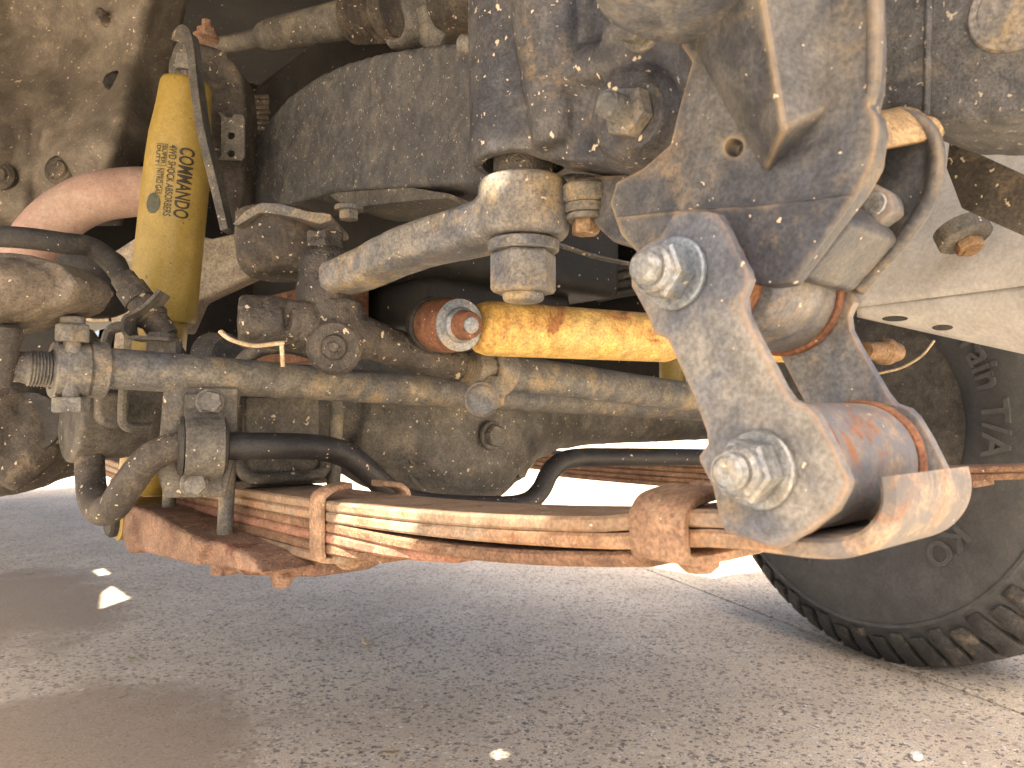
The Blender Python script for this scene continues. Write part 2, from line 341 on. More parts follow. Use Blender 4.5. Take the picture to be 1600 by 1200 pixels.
def concrete():
    m, t, b = new_mat('exposed_aggregate_concrete')
    geo = nd(t, 'ShaderNodeNewGeometry'); pos = geo.outputs['Position']
    base = mixc(t, ramp(t, noise_n(t, pos, 4, 4, .6), .35, .68), (.50, .432, .345), (.61, .535, .435))
    sand = noise_n(t, pos, 520, 2, .75)
    base = mixc(t, .85, base, mixc(t, ramp(t, sand, .3, .7), (.55, .55, .55), (1.4, 1.38, 1.36)), 'MULTIPLY')
    c = base; hs = None
    wv = nd(t, 'ShaderNodeTexNoise'); wv.inputs['Scale'].default_value = 160; wv.inputs['Detail'].default_value = 2; t.links.new(pos, wv.inputs['Vector'])
    wp_ = nd(t, 'ShaderNodeVectorMath', operation='MULTIPLY_ADD'); t.links.new(wv.outputs['Color'], wp_.inputs[0]); wp_.inputs[1].default_value = (.009, .009, .009); t.links.new(pos, wp_.inputs[2])
    for sc, size, keep in ((95, .58, .70), (210, .62, .8)):
        v = nd(t, 'ShaderNodeTexVoronoi'); v.inputs['Scale'].default_value = sc; t.links.new(wp_.outputs[0], v.inputs['Vector'])
        sep = nd(t, 'ShaderNodeSeparateColor'); t.links.new(v.outputs['Color'], sep.inputs[0])
        rad = mth(t, 'ADD', mth(t, 'MULTIPLY', sep.outputs[1], size * .6), size * .4)
        msk = mth(t, 'MULTIPLY', ramp(t, mth(t, 'SUBTRACT', rad, v.outputs['Distance']), 0, .07), mth(t, 'GREATER_THAN', sep.outputs[0], 1 - keep))
        cr = nd(t, 'ShaderNodeValToRGB'); e = cr.color_ramp.elements; e[0].position = 0; e[0].color = (.06, .058, .058, 1); e[1].position = 1; e[1].color = (.80, .76, .70, 1)
        for p, k in ((.18, (.13, .125, .125)), (.34, (.26, .20, .15)), (.5, (.38, .33, .28)), (.7, (.46, .43, .40)), (.88, (.58, .54, .49))):
            q = e.new(p); q.color = (*k, 1)
        t.links.new(sep.outputs[2], cr.inputs[0])
        c = mixc(t, mth(t, 'MULTIPLY', msk, .85), c, cr.outputs[0]); hh = mth(t, 'MULTIPLY', msk, mth(t, 'SUBTRACT', sep.outputs[2], .4)); hs = hh if hs is None else mth(t, 'ADD', hs, hh)
    sx = nd(t, 'ShaderNodeSeparateXYZ'); t.links.new(pos, sx.inputs[0]); n9 = noise_n(t, pos, 8, 5, .68)
    def blob(cx, cy, rx, ry):
        a = mth(t, 'DIVIDE', mth(t, 'SUBTRACT', sx.outputs[0], cx), rx); d = mth(t, 'DIVIDE', mth(t, 'SUBTRACT', sx.outputs[1], cy), ry)
        rr = mth(t, 'ADD', mth(t, 'ADD', mth(t, 'MULTIPLY', a, a), mth(t, 'MULTIPLY', d, d)), mth(t, 'MULTIPLY', mth(t, 'SUBTRACT', n9, .5), 2.0))
        return ramp(t, rr, 1.35, .35)
    soil = mth(t, 'MAXIMUM', blob(.26, 1.12, .23, .30), blob(.30, 2.15, .28, .50))
    soil = mth(t, 'MAXIMUM', soil, ramp(t, noise_n(t, pos, 3.1, 4, .62, .4), .46, .62, 0, .22))
    soilc = mixc(t, ramp(t, noise_n(t, pos, 300, 3, .7), .3, .7), (.25, .195, .145), (.37, .30, .235))
    c = mixc(t, mth(t, 'MULTIPLY', soil, ramp(t, sand, .25, .7, .72, .97)), c, soilc)
    t.links.new(c, b.inputs['Base Color']); b.inputs['Roughness'].default_value = .9; b.inputs['Specular IOR Level'].default_value = .2
    h = mth(t, 'ADD', hs, mth(t, 'MULTIPLY', sand, .5))
    bp = nd(t, 'ShaderNodeBump'); bp.inputs['Strength'].default_value = .9; bp.inputs['Distance'].default_value = .0026
    t.links.new(h, bp.inputs['Height']); t.links.new(bp.outputs[0], b.inputs['Normal'])
    return m
M['concrete'] = concrete()
M['joint'] = grime('joint_dirt', (.05, .042, .035), (.09, .075, .06), None, 0, dust_amt=.2, speck=.1, bump=.5)

# ------------------------------------------------------------------ the setting: concrete slabs with an open joint
ja = onZ(1000, 885, 0); jb = onZ(1600, 1115, 0); jd = (jb - ja).normalized(); jn = V((-jd.y, jd.x, 0))
if jn.x < 0: jn = -jn
def slab_edge(side, seed):
    rnd = random.Random(seed); pts = []
    N = 420
    for i in range(N + 1):
        s = -3 + 8.0 * i / N
        w = .0030 + .0016 * noise.noise(V((s * 9, seed, 0))) + .0013 * noise.noise(V((s * 60, seed, 3)))
        pts.append(ja + jd * s + jn * side * max(w, .0004))
    return pts
for side, seed in ((1, 1.0), (-1, 2.0)):
    e = slab_edge(side, seed); far = 400
    pts = [ja - jd * far] + e + [ja + jd * far]
    g = G(); n = len(pts)
    vs = pts + [p + jn * side * .004 for p in pts] + [p + jn * side * far for p in pts] + [p - ZZ * .02 for p in pts]
    vs = [p + (ZZ * -.0016 if i < n else V((0, 0, 0))) for i, p in enumerate(vs)]
    fs = []
    for i in range(n - 1):
        for a in (0, 1): fs.append((a * n + i, a * n + i + 1, (a + 1) * n + i + 1, (a + 1) * n + i))
        fs.append((i, i + 1, 3 * n + i + 1, 3 * n + i))
    g.add(vs, fs)
    o = build(g, 'ground', M['concrete']); o['kind'] = 'structure'
    if o.data.polygons[1].normal.z < 0: o.data.flip_normals()
g = G(); g.add([ja - jd * 4 - jn * .05 - ZZ * .012, ja + jd * 6 - jn * .05 - ZZ * .012, ja + jd * 6 + jn * .05 - ZZ * .012, ja - jd * 4 + jn * .05 - ZZ * .012], [(0, 1, 2, 3)])
o = build(g, 'ground', M['joint']); o['kind'] = 'structure'

# ------------------------------------------------------------------ unseen vehicle body shaped to cast the shade, slots added for sun flecks
SX0, SX1 = .2745, .3445                      # near leaf spring, outboard and inboard edge
HOOD = 1.25
def sun_hole(p, pts):
    """slot added to the unseen shade tray so the sun reaches p; pts are offsets in the tray's plane"""
    k = (HOOD - p.z) / SUN_DIR.z; c = p + SUN_DIR * k
    return [V((c.x + a, c.y + b, HOOD)) for a, b in pts]
body = thing('shade_body', 'unseen grey vehicle body shaped to shade the suspension, slots added for sun flecks', 'car body', (.64, .6, HOOD))
spr = at(588, 838, .515)
holes = [sun_hole(spr, [(-.032, -.05), (.004, -.05), (.004, -.16), (.0155, -.16), (.0155, .02), (.010, .05), (-.03, .052)]),
         sun_hole(onZ(170, 931, 0), [(-.055, -.13), (.030, -.06), (.035, .12), (-.010, .04)]),
         sun_hole(onZ(181, 912, 0), [(-.012, .13), (.022, .14), (.028, .24), (-.006, .22)]),
         sun_hole(onZ(776, 1180, 0), [(-.014, -.012), (.008, -.016), (.014, .008), (.0, .014)]),
         sun_hole(V((.297, .352, .569)), [(-.009, -.012), (-.004, -.015), (.006, -.012), (.008, .006), (.0, .013), (-.008, .010)])]
g = G(); g.sheet_holes([(-.60, -.20, HOOD), (1.10, -.20, HOOD), (1.10, 4.8, HOOD), (-.60, 4.8, HOOD)], holes, (0, 0, .012))  # unseen sheet, edges placed for the shade line, slots aimed for sun flecks
build(g, 'shade_tray', M['dark'], body)
for x, nm in ((-.60, 'shade_wing'), (1.10, 'shade_wing')):
    g = G(); yz = [(-.20, HOOD), (-.20, 1.06), (.15, 1.03), (.25, 1.04), (1.2, 1.04), (1.32, .95), (4.8, .92), (4.8, HOOD)]
    s = -.02 if x < 0 else .02
    g.prism([(x, y, z) for y, z in yz], (s, 0, 0)); build(g, nm, M['body'], body)  # unseen sides, set in so the shade ends where wanted
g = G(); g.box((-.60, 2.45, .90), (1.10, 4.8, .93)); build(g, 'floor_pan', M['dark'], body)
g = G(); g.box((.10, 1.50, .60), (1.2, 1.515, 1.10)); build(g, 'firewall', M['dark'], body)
g = G(); g.box((-.60, -.22, 1.1), (1.10, -.202, HOOD)); build(g, 'grille_panel', M['body'], body)

# ------------------------------------------------------------------ chassis rail with the shackle hanger
fr = thing('chassis_frame', 'slate grey chassis rail with pressed spring hanger, dusty and tan stained', 'chassis', onX(900, 300, .40))
RX = .37
top = [(1700, -60), (1000, -60), (760, 62), (700, 66), (640, 74), (590, 83), (540, 98), (490, 121), (450, 150), (420, 185), (398, 222), (386, 265), (384, 322)]
bot = [(420, 327), (520, 300), (640, 292), (800, 286), (1000, 268), (1250, 300), (1330, 210), (1378, 163), (1450, 192), (1540, 190), (1700, 165)]
g = G(); g.prism([onX(x, y, RX) for x, y in top + bot], (.07, 0, 0))
cast(g, 'rail', M['rail'], fr, vox=.0032, sm=7, rough=(.0003, 60))
# seam rib on the forward face, dimple
g = G(); g.tube([onX(1452, -40, RX), onX(1450, 60, RX), onX(1448, 180, RX)], .0016, 10); build(g, 'seam', M['rail'], fr)
g = G(); g.ring(onX(1590, 12, RX + .001), (-1, 0, 0), .019, .015, .0025, c=.001); g.cyl(onX(1590, 12, RX), (-1, 0, 0), .0152, .0008)
build(g, 'drain_plug', M['pitman'], fr, .0006)
# hanger: pressed near plate with a raised wedge and a hole
HX = .283
out = [(1082, -60), (1062, 70), (1080, 96), (1062, 160), (1046, 226), (1004, 262), (962, 284), (952, 318), (968, 365), (1000, 400), (1060, 415), (1150, 440), (1200, 447),
       (1232, 442), (1262, 402), (1300, 350), (1340, 298), (1362, 258), (1372, 200), (1366, 176), (1357, 166), (1366, 130), (1368, 60), (1364, -60)]
def circ(x, y, r, n=14): return [(x + r * math.cos(2 * math.pi * k / n), y + r * math.sin(2 * math.pi * k / n)) for k in range(n)]
def wx(x, y, h): return onX(x, y, HX - h)
g = G(); g.sheet_holes([onX(x, y, HX) for x, y in out], [[onX(x, y, HX) for x, y in circ(1146, 230, 13.5, 20)]], (.011, 0, 0)); build(g, 'hanger_plate', M['frame'], fr, .0014, 2)
g = G(); base = [onX(*p, HX + .004) for p in ((1083, 92), (1200, 280), (1300, 176), (1318, -60), (1100, -60))]
g.add(base + [wx(1092, 84, .002), wx(1196, 266, .003), wx(1224, 205, .022), wx(1180, -60, .026), wx(1115, -60, .010), wx(1290, 176, .0), wx(1308, -60, .0)],
      [(4, 3, 2, 1, 0), (0, 1, 6, 5), (5, 6, 7), (5, 7, 8, 9), (4, 0, 5, 9), (7, 6, 10), (6, 1, 2, 10), (8, 7, 10, 11), (10, 2, 3, 11), (4, 9, 8, 11, 3)])
build(g, 'pressed_wedge', M['frame'], fr, .0028, 3, ang=40, bang=15)
g = G(); g.prism([onX(x, y, HX - .0022) for x, y in ((962, 338), (1080, 326), (1190, 320), (1336, 302), (1300, 352), (1262, 404), (1233, 443), (1200, 448), (1060, 416), (1000, 401), (970, 368))], (.004, 0, 0)); build(g, 'lower_gusset', M['frame'], fr, .0012, 2)
g = G(); g.tube([onX(1366, -60, HX), onX(1368, 60, HX), onX(1365, 128, HX + .001), onX(1359, 158, HX + .003), onX(1350, 172, HX + .006)], [.003, .003, .0028, .0024, .0016], 14); build(g, 'rolled_edge', M['frame'], fr)
# folded inner cheek
g = G(); ic = [(1375, 190), (1400, 172), (1440, 180), (1466, 218), (1470, 262), (1456, 312), (1425, 362), (1380, 415), (1342, 460), (1300, 448), (1290, 420), (1330, 340), (1380, 260)]
p0 = [onX(x, y, .352) for x, y in ic]; g.prism(p0, (.007, 0, 0))
lip = [onX(x, y, .3505) for x, y in ((1380, 200), (1400, 180), (1440, 190), (1462, 222), (1465, 262), (1452, 312), (1420, 364), (1376, 416), (1340, 456))]
g.tube(catmull(lip, 4), .0036, 10)
cast(g, 'hanger_cheek', M['frame'], fr, vox=.0022, sm=4, rough=(.0002, 90))
g = G(); w0 = [onX(1362, 192, HX + .004), onX(1372, 178, HX + .004), onX(1400, 174, .352), onX(1440, 184, .352), onX(1462, 232, .352), onX(1400, 216, .335), onX(1372, 230, HX + .004)]
ca = catmull([onX(x, y, HX + .006) for x, y in ((1360, 170), (1368, 180), (1371, 200), (1371, 225))], 4)
cb = catmull([onX(x, y, .354) for x, y in ((1404, 172), (1428, 174), (1448, 188), (1464, 216))], 4); nn_ = len(ca); NW = 8; vs = []
for k in range(NW + 1):
    t_ = k / NW
    for i in range(nn_): vs.append(ca[i].lerp(cb[i], t_) + V((0, .012, 0)) * math.sin(math.pi * t_))
g = G(); g.add(vs, [(k * nn_ + i, k * nn_ + i + 1, (k + 1) * nn_ + i + 1, (k + 1) * nn_ + i) for k in range(NW) for i in range(nn_ - 1)])
wb = build(g, 'hanger_web', M['tan_weld'], fr, ang=70); md = wb.modifiers.new('thick', 'SOLIDIFY'); md.thickness = .003; md.offset = 0
g = G(); g.tube(catmull([onX(1432, 182, .356), onX(1452, 200, .358), onX(1470, 214, .364)], 4), [.002, .003, .0035, .004, .0045, .0045, .004, .003, .002], 12)
cast(g, 'weld', M['tan_weld'], fr, vox=.0018, sm=3, rough=(.0008, 190))
# spacer block between the cheeks with a bolt in it
g = G(); bl = [(1310, 300), (1335, 280), (1400, 300), (1425, 322), (1385, 362), (1340, 410), (1290, 400), (1280, 360)]
g.prism([onX(x, y, .300) for x, y in ((1330, 345), (1250, 440), (1180, 420), (1215, 330), (1290, 300))], (.05, 0, 0)); build(g, 'spacer', M['frame'], fr, .004, 3)
blk = onX(1366, 318, .3345)
g = G(); g.prism([onX(x, y, .335) for x, y in ((1318, 290), (1345, 276), (1392, 300), (1398, 330), (1362, 356), (1326, 336))], (.014, 0, 0)); build(g, 'bush', M['shackle'], fr, .003)
g = G(); g.cyl(blk + V((.004, 0, 0)), (-1, 0, 0), .0050, .0042, c=.0006); build(g, 'bolt', M['zinc'], fr)
UB = V((0, .191, .489)); LB = V((0, .154, .410))
g = G(); g.lathe((.293, UB.y, UB.z), (1, 0, 0), [(0, .026), (.002, .028), (.055, .028), (.057, .026)], 48); build(g, 'hanger_tube', M['shackle'], fr, ang=60)
g = G(); g.ring((.3455, UB.y, UB.z), (1, 0, 0), .0298, .020, .0055, 48); build(g, 'bush_flange', M['rust_ring'], fr)
g = G(); g.ring((.2690, UB.y, UB.z), (1, 0, 0), .0215, .012, .030, 48); build(g, 'bush_flange', M['rust_ring'], fr)
# lower flange plates with bolts
g = G(); fl = [(503, 318), (522, 297), (560, 291), (625, 296), (700, 308), (700, 332), (660, 334), (600, 340), (560, 346), (535, 342), (512, 326)]
g.prism([onX(x, y - 6, RX + .004) for x, y in fl[:5]] + [onX(x, y - 22, RX + .004) for x, y in fl[5:]], (.05, 0, -.006)); build(g, 'mount_plate', M['axle'], fr, .002)
for (x, y, d, r) in ((545, 322, .70, .0095), (498, 336, .73, .009)):
    p = at(x, y, d); g = G(); g.cyl(p, -ZZ, r * 1.35, .0045, c=.0008); g.hexa(p - ZZ * .0045, -ZZ, r, .008); build(g, 'bolt', M['tie'], fr)
p = at(915, 290, .475); g = G(); g.cyl(p, -ZZ, .0155, .012, c=.002); g.cyl(p - ZZ * .012, -ZZ, .014, .006, c=.001); g.cyl(p - ZZ * .018, -ZZ, .0125, .004, c=.001)
build(g, 'mount_spacer', M['tie'], fr)
g = G(); g.hexa(p - ZZ * .022, -ZZ, .0088, .0085); build(g, 'bolt', M['bolt_rust'], fr)
g = G(); g.prism([onX(x, y, .345) for x, y in ((890, 275), (1000, 270), (1000, 392), (955, 378), (925, 350), (905, 300))], (.02, 0, 0)); build(g, 'gusset', M['frame'], fr, .003)
# dark stay plate by the front and the round body mount above
g = G(); g.prism([onX(x, y, .46) for x, y in ((1483, 219), (1660, 300), (1660, 395), (1502, 325), (1478, 262))], (.006, 0, 0)); o = build(g, 'stay_plate', M['dusty'], fr, .001)
g = G(); c0 = at(1090, -40, .315); g.lathe(c0 + ZZ * .02, -ZZ, [(0, .044), (.016, .045), (.027, .041), (.034, .031), (.037, .015), (.0375, 0)], 40); build(g, 'mount_cup', M['shackle'], fr, ang=60)

# ------------------------------------------------------------------ near leaf spring
YA = .73
def leaf_top(y): return .3662 + .142 * abs(y - YA) ** 3
sp = thing('leaf_spring', 'rusty multi leaf spring with a sunlit patch running to the shackle', 'leaf spring', (.31, YA, .34), 'leaf springs of the front axle')
TH = .0075
def leaf(path, name, mat, parent, w0=SX0, w1=SX1, th=TH, tip=None, seed=0):
    """path: list of (y, z) at the leaf's upper face"""
    hw = (w1 - w0) / 2; cx = (w0 + w1) / 2; N = len(path)
    pts = [V((cx, y, z)) for y, z in path]
    def sect(i, n):
        w = hw
        if tip: w = hw * (1 - tip * max(0, (6 - i) / 6.0) ** 2.2)
        b = .0016; j = .00035 * noise.noise(V((i * .31, seed, 1.7)))
        h = th / 2
        return [(-w + b, -h), (w - b, -h), (w - j, -h + b), (w - j, h - b), (w - b, h), (-w + b, h), (-w + j, h - b), (-w + j, -h + b)]
    def upv(i):
        a = pts[max(i - 1, 0)]; c = pts[min(i + 1, N - 1)]; t = (c - a).normalized(); return V((1, 0, 0)).cross(t)
    g = G(); g.sweep([p - upv(i) * (th / 2) for i, p in enumerate(pts)], sect, upv)
    return build(g, name, mat, parent, ang=40)
def ys(a, b, n=44): return [a + (b - a) * i / (n - 1) for i in range(n)]
EY, EZ = LB.y, LB.z; RI = .0182
# main leaf runs under the eye and rolls up round it
main = []
for k in range(40, -1, -1):
    an = math.radians(-90 - k * 8.2); main.append((EY + RI * math.cos(an), EZ + RI * math.sin(an)))
for y in ys(EY + .012, 1.28, 70):
    k = min(1, max(0, (y - EY) / .10)); k = k * k * (3 - 2 * k); main.append((y, (EZ - RI) * (1 - k) + leaf_top(y) * k))
o = leaf(main, 'leaf', M['leaf'], sp, seed=1)
# second leaf wraps loosely round the eye
wrap = [(.1165, .4085), (.1158, .4040), (.1160, .3995), (.1178, .3950), (.1222, .3898), (.1290, .3863), (.1370, .3848), (.1440, .3842)]
path = [(p.y, p.z) for p in catmull([V((0, a, b)) for a, b in wrap], 3)]
for y in ys(.152, 1.2, 60):
    k = min(1, max(0, (y - .145) / .09)); k = k * k * (3 - 2 * k); path.append((y, .3842 * (1 - k) + (leaf_top(y) - TH - .0003) * k))
leaf(path, 'leaf', M['leaf_b'], sp, seed=2)
tips = [(.222, 'leaf_c', .0030), (.372, 'leaf_d', .0014), (.452, 'leaf_c', .0008), (.50, 'leaf', .0006), (.555, 'leaf_c', .0005)]
for k, (y0, mt, gap) in enumerate(tips):
    off = (k + 2) * (TH + .0003); path = []
    for y in ys(y0, 2 * YA - y0, 48):
        sag = gap * math.sin(math.pi * min(1, max(0, (y - y0 + .02) / (.50 - y0 + .02)))) if y < .5 and y0 < .48 else 0
        path.append((y, leaf_top(y) - off - sag))
    leaf(path, 'leaf', M[mt], sp, tip=.28 if k else .2, seed=3 + k)
# rebound clips: a strap under the pack whose arms fold in over the top
def clip(yc, wd, depth, parent, xo=.0048, over=.024, lift=.006, th=.0048):
    zt = leaf_top(yc); zb = zt - depth
    a, b = SX0 - xo / 2, SX1 + xo / 2
    pts = [V((a + over, yc, zt + lift + .004)), V((a + over * .5, yc, zt + lift + .0025)), V((a + .005, yc, zt + lift)), V((a, yc, zt + lift - .006)), V((a, yc, zt - depth * .5)),
           V((a + .0006, yc, zb + .003)), V((a + .005, yc, zb - .0018)), V(((a + b) / 2, yc, zb - .0026)), V((b - .005, yc, zb - .0018)), V((b, yc, zb + .003)), V((b, yc, zt - depth * .5)),
           V((b, yc, zt + lift - .006)), V((b - .005, yc, zt + lift)), V((b - over * .5, yc, zt + lift + .0025)), V((b - over, yc, zt + lift + .004))]
    pts = catmull(pts, 5); h = wd / 2; q = th / 2
    g = G(); g.sweep(pts, lambda i, n: [(-q, -h + .001), (-q + .001, -h), (q - .001, -h), (q, -h + .001), (q, h - .001), (q - .001, h), (-q + .001, h), (-q, h - .001)], V((0, 1, 0)))
    c = build(g, 'clip', M['clip'], parent, ang=45)
    g = G(); g.lathe(V(((a + b) / 2 - .012, yc - wd * .1, zb - .004)), -ZZ, [(0, .0095), (.004, .0092), (.007, .006), (.0075, 0)], 18); build(g, 'rivet', M['clip'], c, ang=60)
    return c
clip(.521, .0175, .0415, sp)
clip(.2095, .030, .0160, sp, lift=.0055, over=.03, th=.0052)
# U bolts, perch and lower plate belong to the axle clamp
# ------------------------------------------------------------------ shackle
sh = thing('spring_shackle', 'twin plate spring shackle of blue grey steel bolted to the spring eye', 'shackle', (.31, .154, .38))
pl = [(1050, 336), (1062, 329), (1104, 329), (1120, 333), (1134, 356), (1150, 392), (1166, 420), (1170, 436), (1160, 462), (1163, 488), (1178, 520), (1200, 562), (1222, 604), (1238, 626), (1262, 635),
      (1276, 650), (1300, 694), (1326, 752), (1322, 768), (1304, 800), (1260, 832), (1218, 856), (1206, 855), (1132, 832), (1122, 806), (1112, 760), (1092, 722), (1091, 712), (1104, 694),
      (1103, 676), (1082, 618), (1058, 566), (1042, 530), (1020, 520), (1014, 500), (998, 470), (985, 447), (985, 408), (1004, 384), (1030, 370)]
PX = .262
poly = [onX(x, y, PX) for x, y in pl]
for dx in (0, .0895):
    g = G(); g.prism([p + V((dx, 0, 0)) for p in poly], (.0062, 0, 0)); build(g, 'plate', M['shackle'], sh, .0013, 2, bang=50)
for B, big, end in ((UB, .0152, .2375), (LB, .0150, .2385)):
    bo = G(); bo.lathe((.245, B.y, B.z), (1, 0, 0), [(0, .0062), (.125, .0062)], 20); bo.hexa((.358, B.y, B.z), (1, 0, 0), .0125, .008)
    bo.thread((.250, B.y, B.z), (-1, 0, 0), .0068, .250 - end, .0016)
    ob = build(bo, 'bolt', M['zinc'], sh, ang=25)
    g = G(); g.cyl((PX - .0002, B.y, B.z), (-1, 0, 0), big, .0032, 40, c=.0008); build(g, 'washer', M['zinc'], ob)
    g = G(); g.hexa((PX - .0034, B.y, B.z), (-1, 0, 0), .0122, .0115, .35); g.lathe((PX - .0148, B.y, B.z), (-1, 0, 0), [(0, .0098), (.002, .0094), (.0035, .0078)], 28); build(g, 'nut', M['zinc'], ob, ang=28)
g = G(); g.ring((.2684, LB.y, LB.z), (1, 0, 0), .0272, .008, .0060, 48, c=.0012); build(g, 'bush_flange', M['rust_ring'], sh)
g = G(); g.ring((.3446, LB.y, LB.z), (1, 0, 0), .0272, .008, .0060, 48, c=.0012); build(g, 'bush_flange', M['rust_ring'], sh)
g = G(); g.cyl((.270, LB.y, LB.z), (1, 0, 0), .0178, .08, 40); build(g, 'rubber_bush', M['rubber'], sh)

# ------------------------------------------------------------------ steering box, sector shaft, pitman arm
PA = V((.325, .354, 0))
sb = thing('steering_box', 'dark cast steering box with mud spots bolted to the chassis rail', 'steering box', (.335, .33, .60))
g = G(); o2 = [(752, -60), (738, 120), (733, 214), (745, 236), (800, 243), (870, 250), (950, 257), (1000, 250), (1032, 232), (1052, 200), (1056, 168), (1040, 140), (1030, 100), (1030, 60), (1010, 30), (990, -60)]
g.prism([onX(x, y, .312) for x, y in o2], (.055, 0, 0))
g.lathe((PA.x, PA.y, .588), (0, 0, 1), [(0, .033), (.012, .034), (.2, .036)], 40)
g.tube([onX(850, -60, .306), onX(858, 60, .306), onX(872, 230, .312)], [.022, .020, .014], 20)
g.tube([onX(860, 120, .312), onX(960, 96, .312), onX(1020, 90, .312)], .012, 16)
g.tube([onX(960, 60, .31), onX(1012, 48, .31)], .012, 16)
g.lathe(onX(1004, 184, .318), (-1, 0, 0), [(0, .026), (.014, .024), (.018, .02)], 30)
cut = G(); cut.lathe((PA.x, PA.y, .55), (0, 0, 1), [(0, .0265), (.052, .0255)], 40)
cast(g, 'housing', M['steering'], sb, vox=.0024, sm=7, rough=(.0005, 70), cut=cut)
g = G(); g.cyl((PA.x, PA.y, .598), (0, 0, 1), .0265, .006, 36); build(g, 'seal', M['rubber'], sb)
g = G()
for k in range(40):
    a = 2 * math.pi * k / 40; g.prism([(PA.x + .0185 * math.cos(a + q) * rr, PA.y + .0185 * math.sin(a + q) * rr, .572) for q, rr in ((-.05, .93), (0, 1.03), (.05, .93))], (0, 0, .011))
g.lathe((PA.x, PA.y, .562), (0, 0, 1), [(0, .0172), (.012, .0172), (.013, .0190), (.04, .0190)], 36); build(g, 'sector_shaft', M['grease'], sb)
B = onX(1000, 183, .298)
g = G(); g.cyl(B, (-1, 0, 0), .0165, .004, 36, c=.001); build(g, 'washer', M['steering'], sb)
g = G(); g.hexa(B - V((.004, 0, 0)), (-1, 0, 0), .0128, .010, .2); g.thread(B - V((.013, 0, 0)), (-1, 0, 0), .0068, .013, .0016); build(g, 'bolt', M['tie'], sb, ang=28)
B = onX(1010, 44, .300)
g = G(); g.cyl(B, (-1, 0, 0), .0125, .004, 30, c=.001); g.hexa(B - V((.004, 0, 0)), (-1, 0, 0), .0105, .009, .1); build(g, 'bolt', M['tie'], sb, ang=28)
g = G(); g.cyl(onX(742, 72, .33), (-.4, .6, .2), .007, .012, 16, c=.002); build(g, 'plug', M['tie'], sb)
pa = thing('pitman_arm', 'grey forged pitman arm reaching down from the steering box', 'pitman arm', (PA.x, PA.y, .54))
JT = at(508, 442, .60)                       # ball joint at the arm's end
g = G(); g.lathe((PA.x, PA.y, .5415), (0, 0, 1), [(0, .0262), (.004, .0288), (.016, .0296), (.034, .0285), (.0375, .0262)], 44)
s0 = V((PA.x, PA.y, .556)); mid = s0.lerp(JT, .5) + ZZ * .004
pth = catmull([s0, s0.lerp(JT, .22) + ZZ * .001, mid, s0.lerp(JT, .8), JT], 6); n = len(pth)
side = (JT - s0).cross(ZZ).normalized()
def asec(i, n):
    k = i / (n - 1); w = .0245 * (1 - k) + .0150 * k; h = .0150 * (1 - k) + .0120 * k
    return [(w * math.cos(q), h * math.sin(q)) if False else (max(-w, min(w, 1.25 * w * math.cos(q))), max(-h, min(h, 1.2 * h * math.sin(q)))) for q in [2 * math.pi * j / 24 for j in range(24)]]
g.sweep(pth, asec, ZZ); g.lathe(JT - ZZ * .016, (0, 0, 1), [(0, .017), (.005, .0195), (.027, .0185), (.031, .016)], 30)
cast(g, 'arm', M['pitman'], pa, vox=.0021, sm=5, rough=(.0003, 90))
g = G(); g.cyl((PA.x, PA.y, .5405), (0, 0, -1), .0225, .0075, 40, c=.001); build(g, 'lock_washer', M['pitman'], pa)
g = G(); g.hexa((PA.x, PA.y, .5330), (0, 0, -1), .0212, .026, .55, .0022); g.lathe((PA.x, PA.y, .507), (0, 0, -1), [(0, .0135), (.004, .0128), (.0055, .011)], 28); build(g, 'nut', M['pitman'], pa, .0008, ang=28)

# ------------------------------------------------------------------ drag link
DY = .552
dl = thing('drag_link', 'greasy drag link under the pitman arm, running behind the steering damper', 'drag link', at(620, 555, .64))
g = G(); g.lathe(JT - ZZ * .02, (0, 0, 1), [(0, .0215), (.006, .0225), (.022, .021), (.040, .0195), (.047, .016)], 26)
cast(g, 'joint_boot', M['grease'], dl, vox=.0022, sm=3, rough=(.0011, 140))
g = G(); z0 = JT.z + .026
for k in range(6):
    a = k * math.pi / 3; g.box((JT.x + .010 * math.cos(a) - .004, JT.y + .010 * math.sin(a) - .004, z0), (JT.x + .010 * math.cos(a) + .004, JT.y + .010 * math.sin(a) + .004, z0 + .013))
g.hexa(JT + ZZ * .022, (0, 0, 1), .0155, .010); g.cyl(JT + ZZ * .02, (0, 0, 1), .006, .021)
cast(g, 'castle_nut', M['grease'], dl, vox=.0016, sm=2, rough=(.0005, 200))
e0 = at(372, 502, .565); e1 = at(442, 505, .575); e2 = at(520, 520, .60); e3 = at(578, 530, .615); e4 = at(640, 552, .64); e5 = at(720, 572, .665)
g = G(); g.tube([e0, e0.lerp(e1, .12), e1], [.0175, .0200, .0200], 20); g.tube([e1, e2, e3], [.0185, .0235, .017], 22); g.tube([e3, e4, e5], [.0165, .0150, .0150], 20)
g.lathe(at(520, 470, .60), (0, 0, 1), [(0, .022), (-.012, .024), (-.03, .022)], 24)
cast(g, 'socket', M['grease'], dl, vox=.0024, sm=4, rough=(.0007, 120))
q = at(522, 543, .572); g = G(); g.lathe(q, (-.5, -.85, -.05), [(-.02, .021), (0, .0205), (.003, .018), (.0032, .010), (.007, .0085), (.0075, .004), (.011, .0035)], 30); build(g, 'plug', M['grease'], dl)
g = G(); f0 = at(345, 518, .55); g.tube(catmull([f0, at(360, 530, .548), at(395, 540, .546), at(430, 537, .547), at(442, 536, .55)], 5), .0028, 8, .6); g.tube([at(440, 540, .549), at(441, 556, .549), at(442, 573, .549)], .0016, 8); build(g, 'frayed_strap', M['fibre'], dl)
t0 = at(700, 568, .66); t1 = at(745, 576, .675)
g = G(); g.thread(t0, t1 - t0, .0135, .028, .0026, 28); build(g, 'thread', M['tie'], dl, ang=15)
